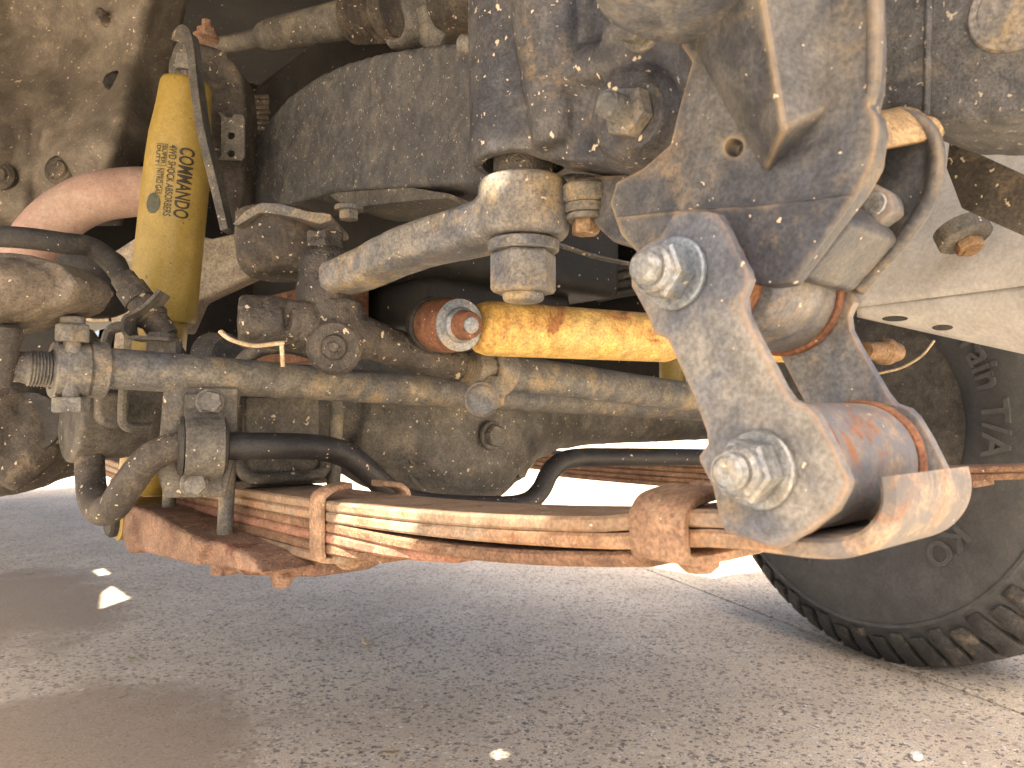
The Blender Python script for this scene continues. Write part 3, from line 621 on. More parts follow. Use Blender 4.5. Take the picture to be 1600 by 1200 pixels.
tb0 = at(736, 574, .668); tb1 = at(1090, 622, .91); dd = (tb1 - tb0).normalized()
g = G(); g.tube([tb0, tb0 + dd * .004, tb0 + dd * .3, tb0 + dd * .72], [.0155, .0168, .0168, .0168], 28); build(g, 'tube', M['tie'], dl)
cc = tb0 + dd * .016; g = G(); g.ring(cc, dd, .0225, .0166, .024, 30, c=.002); g.tube([cc + dd * .012 - F0 * .017 - ZZ * .008, cc + dd * .012 - F0 * .022 - ZZ * .024], .010, 16)
g.tube([cc + dd * .01 - ZZ * .017 - F0 * .006, cc + dd * .01 - ZZ * .030 - F0 * .012], .0085, 14, 1.3)
cl = cast(g, 'clamp', M['pitman'], dl, vox=.0018, sm=3)
g = G(); bp_ = at(752, 624, .642); g.lathe(bp_, (-.62, -.78, -.05), [(-.020, .009), (0, .0145), (.002, .0150), (.004, .0145), (.0045, .0122), (.012, .0118), (.0135, .0095)], 26); build(g, 'bolt', M['pitman'], cl, ang=28)

# ------------------------------------------------------------------ tie rod
tr = thing('tie_rod', 'long dusty grey tie rod with threaded clamped end crossing before the axle', 'tie rod', onY(275, 583, .62))
a = onY(-60, 577, .62); b = onY(150, 574, .62); c = onY(862, 624, .62); dr = (c - b).normalized()
g = G(); g.tube([b, b + dr * .003, b + dr * .4, b + dr * .8], [.0142, .0152, .0152, .0150], 32); build(g, 'tube', M['tie'], tr)
g = G(); p0 = onY(78, 575, .62); g.tube([onY(-80, 575, .62), onY(30, 575, .62), onY(44, 575, .62)], [.0098, .0098, .0118], 20)
g.thread(onY(42, 575, .62), dr, .0128, .022, .0020, 28); build(g, 'rod_end', M['tie'], tr, ang=20)
g = G(); g.lathe(onY(4, 535, .61), (0, 0, 1), [(-.03, .006), (0, .011), (.003, .012), (.009, .012), (.011, .009)], 20); build(g, 'stud_nut', M['dusty'], tr)
for x, w_, r_ in ((80, .0075, .0205), (95, .0165, .0215), (136, .0125, .0205)):
    g = G(); g.ring(onY(x, 577, .62), dr, r_, .0140, w_, 32, c=.0014); o = build(g, 'clamp', M['tie'], tr, ang=30)
    if x == 95:
        k = onY(112, 577, .607); g = G(); g.cyl(k - ZZ * .028, ZZ, .0055, .056); g.hexa(k + ZZ * .019, ZZ, .0122, .0125, .3); g.cyl(k + ZZ * .031, ZZ, .008, .006, c=.001); g.hexa(k - ZZ * .0195, -ZZ, .0120, .0110, .2); build(g, 'bolt', M['tie'], o, .0006)

# ------------------------------------------------------------------ steering damper
sd = thing('steering_damper', 'orange yellow steering damper with rust blotches and a rusted eye', 'damper', at(850, 515, .65))
d0 = at(742, 512, .618); d1 = at(1046, 529, .725); dv = (d1 - d0).normalized(); L = (d1 - d0).length
g = G(); g.lathe(d0, dv, [(0, .012), (.001, .0165), (.004, .0200), (.010, .0220), (.014, .0225), (.1, .0225), (L - .006, .0225), (L - .001, .0212), (L, .019)], 44); build(g, 'dust_cover', M['damper'], sd, ang=50)
g = G(); g.lathe(d0 + dv * (L - .02), dv, [(0, .0185), (.20, .0185), (.202, .012), (.25, .006)], 32); build(g, 'body', M['damper'], sd)
e2_ = at(1392, 550, .93); g = G(); g.lathe(e2_ - dv * .05, dv, [(0, .010), (.03, .012), (.034, .016), (.044, .016), (.046, .0115), (.062, .0115)], 20); build(g, 'end_stud', M['bolt_rust'], sd)
ex = V((-.16, -.98, -.10)).normalized(); ec = at(700, 508, .615)
g = G(); g.lathe(ec - ex * .020, ex, [(0, .0205), (.002, .0218), (.020, .0222), (.036, .0208), (.0385, .0190)], 38); build(g, 'eye', M['bush_rust'], sd, ang=50)
g = G(); g.lathe(ec - ex * .040, ex, [(0, .012), (.002, .0205), (.012, .0235), (.0195, .0240)], 30); cast(g, 'rubber_bush', M['rubber'], sd, vox=.002, sm=3, rough=(.0006, 120))
g = G(); g.lathe(ec - ex * .062, ex, [(0, .006), (.003, .008), (.024, .008)], 16); g.hexa(ec - ex * .058, ex, .0105, .010); build(g, 'stud', M['bush_rust'], sd)
g = G(); g.lathe(ec + ex * .0180, ex, [(0, .0180), (.001, .0205), (.0022, .0205), (.0030, .0175), (.0034, .0140)], 40); build(g, 'washer', M['zinc'], sd)
g = G(); g.lathe(ec + ex * .0205, ex, [(0, .0142), (.004, .0138), (.006, .0120), (.0065, .0110)], 30); o = build(g, 'nut', M['zinc'], sd)
g = G(); g.lathe(ec + ex * .0265, ex, [(0, .0118), (.006, .0112), (.010, .0104), (.011, .0085)], 26); build(g, 'stud_end', M['bush_rust'], o)
g = G(); g.lathe(ec + ex * .0374, ex, [(0, .0064), (.0014, .0062), (.0016, .0048)], 24); build(g, 'stud_cap', M['zinc'], o)

# ------------------------------------------------------------------ front axle
AX = thing('front_axle', 'dusty dark axle housing with a bolted differential bulge', 'axle', (.5, YA, .40))
AZC = .437
g = G(); g.tube([(.15, YA, AZC), (.20, YA, AZC), (.36, YA, AZC), (.42, YA, AZC)], [.048, .043, .043, .052], 36)
g.tube([(.40, YA - .005, AZC - .002), (.44, YA - .005, AZC - .004), (.49, YA - .005, AZC - .006), (.56, YA - .005, AZC - .008), (.61, YA - .004, AZC - .006), (.655, YA - .002, AZC - .004), (.72, YA, AZC), (.80, YA, AZC), (1.2, YA, AZC)],
       [.060, .080, .095, .096, .092, .066, .052, .047, .045], 44)
g.lathe((.53, YA - .10, AZC - .010), (0, 1, 0), [(0, .050), (.012, .080), (.03, .093), (.10, .1)], 44)
cast(g, 'housing', M['axle'], AX, vox=.0042, sm=9, rough=(.0011, 34))
g = G(); g.lathe((.535, YA - .062, AZC - .006), (0, 1, 0), [(0, .100), (.002, .1035), (.012, .1035), (.014, .100)], 60); build(g, 'cover_flange', M['axle'], AX, .0008)
for k in range(10):
    an = math.radians(-8 + 36 * k); p = V((.535 + .093 * math.cos(an), YA - .064, AZC - .006 + .093 * math.sin(an)))
    g = G(); g.cyl(p + V((0, .004, 0)), (0, -1, 0), .0115, .006, c=.001); g.hexa(p - V((0, .002, 0)), (0, -1, 0), .0092, .007, k * .4); build(g, 'bolt', M['axle'], AX)
p = V((.527, .6265, .409)); g = G(); g.cyl(p, (0, -1, 0), .0155, .005, c=.001); g.hexa(p - V((0, .004, 0)), (0, -1, 0), .0125, .009, .3, .002); build(g, 'drain_plug', M['axle'], AX, .0006)
# perch under the tube
for x0, x1 in ((.262, .275), (.345, .357)):
    g = G(); g.prism([(x0, .672, .372), (x0, .672, .385), (x0, .69, .41), (x0, .77, .41), (x0, .788, .385), (x0, .788, .372)], (x1 - x0, 0, 0)); build(g, 'spring_perch', M['axle'], AX, .002)
g = G(); g.tube(catmull([(.268, .655, .3925), (.268, .652, .3845), (.272, .650, .3785), (.284, .650, .3755), (.33, .650, .3755), (.344, .650, .3785), (.348, .652, .3845), (.348, .655, .3925)], 4), .0052, 12); build(g, 'perch_lip', M['axle'], AX)
g = G(); g.box((.258, .66, .3668), (.360, .80, .3735)); build(g, 'perch_pad', M['axle'], AX, .0015)
# small brackets on the near tube
br = [onY(x, y, .672) for x, y in ((152, 612), (152, 650), (160, 664), (178, 670), (196, 668), (196, 612))]
g = G(); g.prism(br, (0, .02, 0)); build(g, 'bracket', M['axle'], AX, .004, 3)
g = G(); g.tube(catmull([onY(x, y, .665) for x, y in ((194, 605), (192, 640), (193, 660), (204, 668), (236, 668))], 4), .0042, 10); build(g, 'bracket', M['axle'], AX)
g = G(); g.prism([onY(x, y, .655) for x, y in ((384, 620), (500, 620), (500, 730), (470, 742), (384, 742))], (0, .010, 0)); build(g, 'brace_plate', M['axle'], AX, .003)
ub_front = []
for yy in (.657, .803):
    tilt = .006
    u = thing('u_bolt', 'dusty steel U bolt clamping axle tube to spring, ' + ('front one beside the anti roll bar' if yy < .7 else 'rear one beside the shock absorber'), 'u bolt', (.31, yy, .325), 'U bolts over the near spring')
    g = G(); zt = AZC + .045
    pts = [V((.2585, yy + tilt, .318)), V((.2590, yy, .40)), V((.2595, yy - tilt * .3, .44)), V((.2680, yy, zt - .008)), V((.283, yy, zt + .006)), V((.31, yy, zt + .011)), V((.337, yy, zt + .006)), V((.352, yy, zt - .008)), V((.3600, yy - tilt * .3, .44)), V((.3605, yy, .40)), V((.361, yy + tilt, .318))]
    g.tube(catmull(pts, 6), .0066, 18); build(g, 'rod', M['tie'], u)
    for x in (.2585, .361):
        g = G(); g.hexa((x, yy + tilt, .3045), (0, 0, -1), .0115, .010); build(g, 'nut', M['plate'], u)
lp = thing('spring_plate', 'thick red brown scaled spring clamp plate under the leaves', 'plate', (.31, YA, .31))
g = G()
prof = [(.545, .3135), (.575, .3245), (.64, .3275), (.70, .331), (.75, .336), (.80, .339), (.865, .339), (.884, .332), (.886, .312), (.868, .299), (.82, .296), (.74, .300), (.66, .3045), (.60, .309)]
g.prism([(.2330, y, z) for y, z in prof if y > .62], (.045, 0, 0))
g.prism([(.2420, y, z) for y, z in prof], (.045, 0, 0))
g.prism([(x, y, .3030) for x, y in ((.250, .60), (.29, .555), (.34, .555), (.372, .58), (.376, .80), (.36, .86), (.27, .87), (.25, .80))], (0, 0, .0135))
g.lathe((.2290, .838, .3125), (1, 0, 0), [(0, .018), (.003, .021), (.02, .022)], 24); g.lathe((.2275, .838, .3125), (1, 0, 0), [(0, .009), (.01, .010)], 18)
g.lathe((.262, .655, .306), (0, 0, -1), [(0, .013), (.011, .008)], 14); g.lathe((.270, .575, .306), (0, 0, -1), [(0, .010), (.011, .007)], 14)
cast(g, 'plate', M['plate'], lp, vox=.0024, sm=8, rough=(.0004, 60))

# ------------------------------------------------------------------ anti roll bar
ar = thing('anti_roll_bar', 'bent black anti roll bar dipping behind the leaf spring', 'anti roll bar', at(430, 697, .61))
pts = [(141, 610, .66), (140, 690, .645), (141, 742, .635), (146, 780, .615), (158, 798, .595), (178, 790, .580), (200, 758, .572), (228, 722, .572), (258, 704, .578), (300, 697, .585), (370, 697, .60), (440, 697, .615), (500, 700, .635), (540, 711, .650), (575, 736, .668),
       (605, 764, .69), (640, 782, .712), (690, 789, .742), (750, 791, .775), (800, 790, .805), (828, 782, .82), (846, 764, .83), (858, 740, .838), (876, 722, .848), (905, 715, .865), (960, 714, .90), (1080, 714, .985), (1300, 716, 1.18)]
k_ = catmull([at(*p) for p in pts], 5)
split = 9 * 5 + 4
g = G(); g.tube(k_[:split], .0114, 22); build(g, 'dusty_arm', M['dusty'], ar)
g = G(); g.tube(k_[split - 1:], .0107, 22); build(g, 'bar', M['black'], ar)
ax0 = at(283, 697, .583); ax1 = at(352, 697, .597); ad = (ax1 - ax0).normalized(); nf = ad.cross(ZZ).normalized()
if nf.dot(F0) > 0: nf = -nf
g = G(); w_ = (ax1 - ax0).length
def strap(off, wid, th, z_up, z_dn, rad):
    """saddle strap over the bar, its profile in the plane across the bar"""
    prof = [(-.004, z_up), (-.004, rad + .007)]
    for k in range(13):
        an = math.radians(80 - k * 160 / 12); prof.append((rad * math.cos(an) + .001, rad * math.sin(an)))
    prof += [(-.004, -rad - .007), (-.004, z_dn)]
    path = [ax0 + ad * off + nf * a + ZZ * b for a, b in prof]; h = th / 2
    return path, h
path, h = strap(w_ * .5, w_, .004, .040, -.034, .0215)
hw = w_ * .44
g = G(); g.sweep(path, lambda i, n: [(-h, -hw), (h, -hw), (h, hw), (-h, hw)], ad); st = build(g, 'saddle', M['axle'], ar, .0008)
g = G(); g.lathe(ax0 - ad * .003, ad, [(0, .018), (.0015, .0215), (.004, .0225), (.006, .0200), (w_ - .002, .0195), (w_, .0225), (w_ + .003, .0215), (w_ + .0045, .018)], 32); build(g, 'bush', M['rubber'], ar)
for z, dx in ((.034, .004), (-.0285, -.006)):
    p = ax0 + ad * (w_ * .5 + dx) + ZZ * z + nf * (-.001)
    g = G(); g.cyl(p, nf, .0105, .003, c=.0008); g.hexa(p + nf * .003, nf, .0088, .0065, .3); build(g, 'bolt', M['tie'], st)
g = G(); p = ax0 + ad * w_ * .5 - nf * .008
g.prism([p + ad * a + ZZ * b for a, b in ((-.028, .046), (.026, .046), (.026, .0), (.018, -.040), (-.026, -.040), (-.032, -.02))], -nf * .010); build(g, 'back_plate', M['axle'], ar, .003)

# ------------------------------------------------------------------ shock absorber with its printing
sk = thing('shock_absorber', 'mustard yellow shock absorber with black printed lettering', 'shock absorber', at(225, 790, .82))
s_t = at(292, 125, .812); s_b = at(222, 800, .825); sv = (s_b - s_t).normalized(); SL = (s_b - s_t).length
k1 = (at(258, 500, .818) - s_t).dot(sv)
R1 = .0330
g = G(); g.lathe(s_t, sv, [(0, .018), (.002, .0235), (.006, .0255), (.014, .0262), (.03, .0275), (.06, .0312), (.085, .0325), (.11, R1), (k1 - .004, R1 + .0012), (k1, R1)], 56); sbody = build(g, 'dust_cover', M['shock'], sk, ang=50)
g = G(); g.lathe(s_t + sv * (k1 - .02), sv, [(0, .0265), (SL - k1 - .012, .0265), (SL - k1 - .002, .022), (SL - k1, .012)], 44); build(g, 'lower_tube', M['shock'], sk, ang=50)
g = G(); g.lathe(s_b + sv * .006 - V((.026, 0, 0)), (1, 0, 0), [(0, .019), (.002, .022), (.05, .022), (.052, .019)], 30); build(g, 'lower_eye', M['shock'], sk)
g = G(); g.lathe(s_b + sv * .006 - V((.034, 0, 0)), (1, 0, 0), [(0, .016), (.003, .018), (.066, .018)], 26); build(g, 'rubber_bush', M['rubber'], sk)
g = G(); g.lathe(s_t, -sv, [(0, .008), (.008, .007), (.0085, .012), (.012, .013), (.024, .0125), (.026, .008), (.04, .006)], 20); build(g, 'stem_nut', M['tie'], sk)

def text_mesh(txt, size, bold=.0, ext=.0003, res=4):
    cu = bpy.data.curves.new('t', 'FONT'); cu.body = txt; cu.size = size; cu.offset = bold; cu.extrude = ext; cu.resolution_u = res
    o = bpy.data.objects.new('t', cu); COL.objects.link(o); dg = bpy.context.evaluated_depsgraph_get(); dg.update()
    me = bpy.data.meshes.new_from_object(o.evaluated_get(dg)); bpy.data.objects.remove(o)
    bm = bmesh.new(); bm.from_mesh(me); bmesh.ops.triangulate(bm, faces=bm.faces[:])
    for _ in range(2):
        es = [e for e in bm.edges if e.calc_length() > size * .35]
        if es: bmesh.ops.subdivide_edges(bm, edges=es, cuts=1); bmesh.ops.triangulate(bm, faces=bm.faces[:])
    bm.to_mesh(me); bm.free(); me.materials.clear(); return me
def fit(me, w=None, h=None):
    xs = [v.co.x for v in me.vertices]; yy = [v.co.y for v in me.vertices]; x0, x1, y0, y1 = min(xs), max(xs), min(yy), max(yy)
    for v in me.vertices:
        v.co.x = (v.co.x - x0) * ((w / (x1 - x0)) if w else 1); v.co.y = (v.co.y - y0) * ((h / (y1 - y0)) if h else 1)
    return me
to_cam = (CAM - s_t); to_cam = (to_cam - sv * to_cam.dot(sv)).normalized(); ts = sv.cross(to_cam)          # ts: towards picture right or left
if ts.dot(RT) < 0: ts = -ts
def wrap_shock(me, s0, th0, lift):
    """text x runs down the axis from s0, text y runs round the tube to the right from angle th0"""
    for v in me.vertices:
        th = th0 + v.co.y / R1; r = R1 + lift + v.co.z * .3
        v.co = s_t + sv * (s0 + v.co.x) + (to_cam * math.cos(th) + ts * math.sin(th)) * r
    return me
def axpos(px, py): return (onX(px, py, .27) - s_t).dot(sv)
ta, tb = axpos(285, 236), axpos(265, 347)
R_ = R1 + .0006
for txt, w, h, th0, off, bold in (('COMMANDO', tb - ta, .0150, .0, 0, .00045), ('4WD SHOCK ABSORBERS', tb - ta, .0074, -.29, 0, .00018), ('SUPER', .019, .0042, -.50, .0015, .0001), ('DUTY', .019, .0042, -.68, .0015, .0001), ('NITRO GAS', .026, .0062, -.60, .025, .0001)):
    me = wrap_shock(fit(text_mesh(txt, h * 1.4, bold), w, h), ta + off, th0, .0006)
    link(me, 'lettering', M['ink'], sbody)
def curved_quad(s0, s1, t0, t1, lift=.0005, n=10, ell=False):
    g = G()
    if ell:
        c = [((s0 + s1) / 2 + (s1 - s0) / 2 * math.cos(2 * math.pi * k / 28), (t0 + t1) / 2 + (t1 - t0) / 2 * math.sin(2 * math.pi * k / 28)) for k in range(28)]
        pts = [s_t + sv * s + (to_cam * math.cos(t) + ts * math.sin(t)) * (R1 + lift) for s, t in c]
        cen = s_t + sv * ((s0 + s1) / 2) + (to_cam * math.cos((t0 + t1) / 2) + ts * math.sin((t0 + t1) / 2)) * (R1 + lift * 1.3)
        return g.add(pts + [cen], [(k, (k + 1) % 28, 28) for k in range(28)])
    vs = []
    for k in range(n + 1):
        t = t0 + (t1 - t0) * k / n
        for s in (s0, s1): vs.append(s_t + sv * s + (to_cam * math.cos(t) + ts * math.sin(t)) * (R1 + lift))
    return g.add(vs, [(2 * k, 2 * k + 1, 2 * k + 3, 2 * k + 2) for k in range(n)])
build(curved_quad(tb - .022, tb - .001, -.84, -.40, ell=True, lift=.0012), 'oval_badge', M['oval'], sbody)
for s0, s1, t0, t1 in ((ta, ta + .0006, -.70, -.345), (ta + .0217, ta + .0223, -.70, -.345), (ta, ta + .0223, -.350, -.335), (ta + .024, ta + .050, -.395, -.380), (ta + .025, ta + .0256, -.62, -.38)):
    build(curved_quad(s0, s1, t0, t1, lift=.0008), 'box_rule', M['ink'], sbody)

# ------------------------------------------------------------------ shock tower
tw = thing('shock_tower', 'dark domed shock tower bracket with a long folded flange', 'bracket', at(345, 330, .84))
g = G(); D_ = .86
oc = [(304, 66), (330, 68), (352, 82), (370, 104), (381, 130), (384, 170), (384, 240), (380, 300), (372, 340), (362, 350), (352, 330), (338, 270), (325, 215), (314, 160), (306, 110)]
front = [at(x, y, D_ - .010 + .02 * ((x - 300) / 84.0) ** 2) for x, y in oc]
g.prism(front, F0 * .045); cast(g, 'dome', M['dusty'], tw, vox=.0034, sm=8, rough=(.0006, 50))
g = G(); fl = catmull([at(*p) for p in ((284, 62, .80), (292, 54, .785), (299, 62, .775), (304, 90, .77), (308, 130, .765), (313, 170, .76), (320, 212, .757), (332, 262, .755), (345, 315, .755), (356, 362, .755))], 5)
g.sweep(fl, lambda i, n: [(-.0040, -.010), (.0040, -.010), (.0040, .010), (-.0040, .010)], F0); build(g, 'flange', M['axle'], tw, .0008)
g = G(); bk = [(262, 125), (262, 95), (272, 66), (290, 52), (303, 60), (306, 100), (304, 150), (296, 250), (250, 260), (240, 200), (245, 150)]
g.prism([at(x, y, .90) for x, y in bk], F0 * .04); cast(g, 'back_shell', M['axle'], tw, vox=.0034, sm=5, rough=(.0006, 60))
g = G(); o_ = [(340, 175), (347, 176), (352, 183), (362, 184), (366, 178), (379, 180), (382, 186), (382, 245), (377, 251), (341, 249), (346, 242), (345, 182)]
def circ(x, y, r, n=14): return [(x + r * math.cos(2 * math.pi * k / n), y + r * math.sin(2 * math.pi * k / n)) for k in range(n)]
g.sheet_holes([at(x, y, .838) for x, y in o_], [[at(x, y, .838) for x, y in circ(361, 212, 6)], [at(x, y, .838) for x, y in circ(361, 240, 6)]], F0 * .003); build(g, 'slotted_tab', M['axle'], tw)
p = at(322, 62, .87); g = G(); g.cyl(p, ZZ, .014, .004); g.hexa(p + ZZ * .003, ZZ, .0105, .010); g.cyl(p + ZZ * .01, ZZ, .0050, .012); build(g, 'stem_bolt', M['plate'], tw)

# ------------------------------------------------------------------ bump stop
bs = thing('bump_stop', 'dusty black rubber bump stop hanging under the chassis arch', 'bump stop', at(437, 400, .72))
c0 = at(437, 340, .735)
g = G(); g.lathe(c0 + ZZ * .004, -ZZ, [(0, .0400), (.03, .0405), (.048, .0385), (.060, .0305), (.0635, .020), (.064, 0)], 40)
cast(g, 'rubber_block', M['dusty'], bs, vox=.0028, sm=4, rough=(.0007, 80))
g = G(); pk = [(362, 350), (382, 330), (408, 316), (440, 318), (480, 330), (516, 334), (518, 344), (500, 350), (470, 342), (430, 334), (405, 332), (372, 352)]
g.prism([at(x, y, .688) for x, y in pk], F0 * .075); build(g, 'mount_plate', M['tie'], bs, .0012)

# ------------------------------------------------------------------ steering column shaft
ss = thing('steering_shaft', 'dusty steering column shaft with ribbed rubber boot under the bonnet', 'steering shaft', at(480, 45, .9))
p0 = at(345, 72, 1.0); p1 = at(560, 26, .86); sdv = (p1 - p0).normalized(); Ls = (p1 - p0).length
g = G(); g.lathe(p0, sdv, [(-.05, .011), (Ls * .3, .0115), (Ls * .33, .0135), (Ls * .36, .0175), (Ls * .42, .0195), (Ls, .0215)], 28); build(g, 'shaft', M['axle'], ss, ang=40)
g = G(); pr = [(0, .020)]
for k in range(6): pr += [(.003 + k * .0105, .024 + k * .001), (.006 + k * .0105, .0285 + k * .001), (.009 + k * .0105, .0235 + k * .001)]
g.lathe(p1 - sdv * .012, sdv, pr + [(.070, .028)], 30); build(g, 'boot', M['dusty'], ss, ang=20)
g = G(); g.tube(catmull([at(617, 72, .72), at(640, 68, .71), at(652, 45, .70), at(648, 10, .70), at(640, -40, .71)], 5), .0125, 14, .35); g.tube(catmull([at(652, 20, .70), at(668, 55, .70), at(690, 72, .70)], 4), .012, 12, .4); build(g, 'strap', M['cream'] if False else M['axle'], ss)
g = G(); g.tube([at(660, 20, .78), at(700, 0, .76), at(745, -10, .75)], [.032, .036, .036], 30); build(g, 'coupling', M['dusty'], ss)

# ------------------------------------------------------------------ left hand surroundings
il = thing('inner_guard', 'brown dusty pressed inner guard with small fasteners', 'guard', at(120, 200, 1.15))
nx, ny = 60, 44; vs = []; fs = []
edge = [(0, 330), (60, 345), (130, 340), (190, 300), (228, 235), (246, 170), (262, 110), (275, 60), (290, 0), (300, -60)]
for j in range(ny + 1):
    py = -80 + (430) * j / ny
    xr = 300
    for (xa, ya), (xb, yb) in zip(edge[:-1], edge[1:]):
        if yb <= py <= ya: xr = xb + (xa - xb) * (py - yb) / max(1e-6, ya - yb)
    if py > 300: xr = 190 + (340 - py) * .3
    for i in range(nx + 1):
        px = -140 + (xr + 140) * i / nx; k = i / nx
        d = 1.10 + .05 * math.sin(px * .013 + 1) + .03 * math.sin(py * .02) + .10 * max(0, k - .86) / .14 + .02 * noise.noise(V((px * .02, py * .02, 0))) - .0006 * (py - 150) * .3
        if 40 < px < 75: d += .012 * math.sin((px - 40) / 35 * math.pi) * min(1, max(0, (py - 120) / 80))
        vs.append(at(px, py, d))
for j in range(ny):
    for i in range(nx): a = j * (nx + 1) + i; fs.append((a, a + 1, a + nx + 2, a + nx + 1))
g = G(); g.add(vs, fs); o = build(g, 'panel', M['guard'], il, ang=80)
md = o.modifiers.new('thick', 'SOLIDIFY'); md.thickness = .004
def gd(px, py): return 1.10 + .05 * math.sin(px * .013 + 1) + .03 * math.sin(py * .02) + .02 * noise.noise(V((px * .02, py * .02, 0))) - .00018 * (py - 150) - .004
for x, y, r in ((96, 267, .022), (4, 276, .02)):
    p = at(x, y, gd(x, y) - .004); g = G(); g.lathe(p, -F0, [(-.02, r), (.004, r), (.006, r * .8), (.007, r * .75), (.0072, r * .6), (.011, r * .5), (.012, 0)], 26); build(g, 'grommet', M['dusty'], il)
p = at(167, 30, gd(167, 30)); g = G(); g.lathe(p, -F0, [(-.03, .012), (.0, .011), (.003, .008), (.02, .007), (.022, .004)], 14); build(g, 'screw', M['dusty'], il)
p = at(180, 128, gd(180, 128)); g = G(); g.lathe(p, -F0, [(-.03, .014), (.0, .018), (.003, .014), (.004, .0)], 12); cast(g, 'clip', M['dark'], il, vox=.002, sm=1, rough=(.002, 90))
g = G(); g.prism([at(x, y, 1.05) for x, y in ((-120, 470), (120, 470), (120, 610), (-120, 640))], F0 * .01); build(g, 'shade_backing', M['dark'], il)  # dark sheet added behind the gap to stand in for shade
pp = thing('curved_pipe', 'dusty pink curved pipe behind the shock absorber', 'pipe', at(150, 300, 1.0))
g = G(); g.tube(catmull([at(20, 440, .98), at(62, 370, .99), at(105, 330, 1.0), (at(160, 306, 1.01)), at(240, 300, 1.03), at(300, 314, 1.05)], 8), .0325, 28); build(g, 'tube', M['pipe'], pp)

kn = thing('steering_knuckle', 'dark muddy steering knuckle and brake backing at the axle end', 'knuckle', at(40, 600, .66))
g = G(); g.prism([at(x, y, .515) for x, y in ((-80, 392), (0, 392), (50, 398), (88, 410), (113, 430), (117, 448), (98, 474), (40, 498), (0, 508), (-80, 520))], F0 * .045 + RT * .004)
g.tube([at(-60, 450, .50), at(20, 448, .508), at(80, 446, .52)], [.022, .019, .012], 18)
cast(g, 'steering_arm', M['arm'], kn, vox=.0026, sm=4, rough=(.0009, 60))
g = G(); g.lathe(at(40, 660, .72), (1, 0, 0), [(-.12, .07), (-.05, .072), (0, .066), (.04, .052), (.06, .045)], 36)
g.tube(catmull([at(60, 640, .69), at(52, 690, .68), at(30, 730, .67), at(8, 760, .66)], 5), [.030, .030, .029, .028, .027, .026, .024, .022, .02, .019, .018, .017, .015, .013, .012, .010], 16)
cast(g, 'swivel_housing', M['dusty'], kn, vox=.0036, sm=5, rough=(.0016, 55))
g = G(); sa = [(-40, 600), (60, 612), (112, 640), (100, 676), (66, 706), (18, 733), (10, 750), (-40, 760)]
g.prism([at(x, y, .665) for x, y in sa], F0 * .006); cast(g, 'torn_boot', M['rubber'], kn, vox=.003, sm=2, rough=(.0014, 70))
bt = catmull([at(-30, 368, .60), at(40, 372, .60), at(100, 380, .605), at(140, 386, .62), at(172, 408, .63), at(196, 440, .635)], 5)
bh = thing('brake_hose', 'black rubber brake hose with crimped ends held by a folded bracket', 'hose', at(235, 540, .62))
g = G(); g.tube(bt, .0085, 18); build(g, 'hose', M['rubber'], bh)
h0 = at(192, 434, .634); h1 = at(240, 500, .632); hv = (h1 - h0).normalized(); HL = (h1 - h0).length
g = G(); g.lathe(h0, hv, [(-.003, .008), (.0, .0100), (.010, .0102), (.0105, .0122), (.024, .0125), (.0245, .0112), (.030, .0118), (HL - .002, .0135), (HL, .012)], 24); build(g, 'crimp', M['dusty'], bh, ang=28)
g = G(); g.lathe(h1, hv, [(-.004, .011), (.012, .0112), (.018, .0105), (.0185, .0078), (.03, .0072), (.0305, .006), (.06, .0055)], 20); build(g, 'union', M['dusty'], bh, ang=28)
bk = [at(257, 458, .622), at(236, 480, .620), at(212, 494, .618), at(203, 502, .617), at(203, 520, .616), at(212, 530, .616), at(224, 529, .616), at(274, 532, .614)]
g = G(); g.sweep(catmull(bk, 4), lambda i, n: [(-.0014, -.011), (.0014, -.011), (.0014, .011), (-.0014, .011)], F0); build(g, 'bracket', M['axle'], bh, .0005)
g = G(); g.prism([at(x, y, .612) for x, y in ((228, 531), (274, 533), (275, 556), (227, 552))], F0 * .012); build(g, 'bracket_foot', M['axle'], bh, .001)
q = at(248, 520, .62); g = G(); g.hexa(q - ZZ * .007, ZZ, .0095, .007, .3); build(g, 'bolt', M['axle'], bh)
bb = thing('rubber_boot', 'smooth black rubber boot below the brake hose', 'boot', at(140, 480, .70))
g = G(); g.lathe(at(146, 386, .70), V((.02, 0, -1)), [(0, .014), (.008, .026), (.02, .031), (.045, .0325), (.058, .029), (.064, .016), (.065, 0)], 32); cast(g, 'boot_body', M['rubber'], bb, vox=.003, sm=5)
g = G(); g.tube(catmull([at(95, 468, .655), at(120, 490, .655), at(142, 500, .658), at(170, 500, .66)], 4), .0014, 8); build(g, 'wire_clip', M['fibre'], bb)
lb = thing('lower_bracket', 'beige dusty bracket behind the shock absorber', 'bracket', at(200, 460, .9))
g = G(); g.prism([at(x, y, .92) for x, y in ((165, 400), (240, 352), (330, 372), (420, 352), (420, 420), (312, 470), (290, 520), (230, 508), (190, 512), (160, 520), (150, 580), (168, 590), (175, 520), (168, 470))], F0 * .03); build(g, 'plate', M['cream'], lb, .004, 3)
g = G(); g.tube(catmull([at(160, 575, .86), at(168, 525, .86), at(180, 512, .86), at(200, 510, .86)], 4), .006, 10); g.lathe(at(125, 530, .80), (0, 0, 1), [(-.03, .02), (.0, .019), (.01, .012)], 20); build(g, 'stub', M['axle'], lb)
g = G(); g.lathe(at(352, 560, .80), (.3, -.9, 0), [(-.02, .028), (0, .027), (.006, .022)], 26); build(g, 'bush', M['axle'], lb)

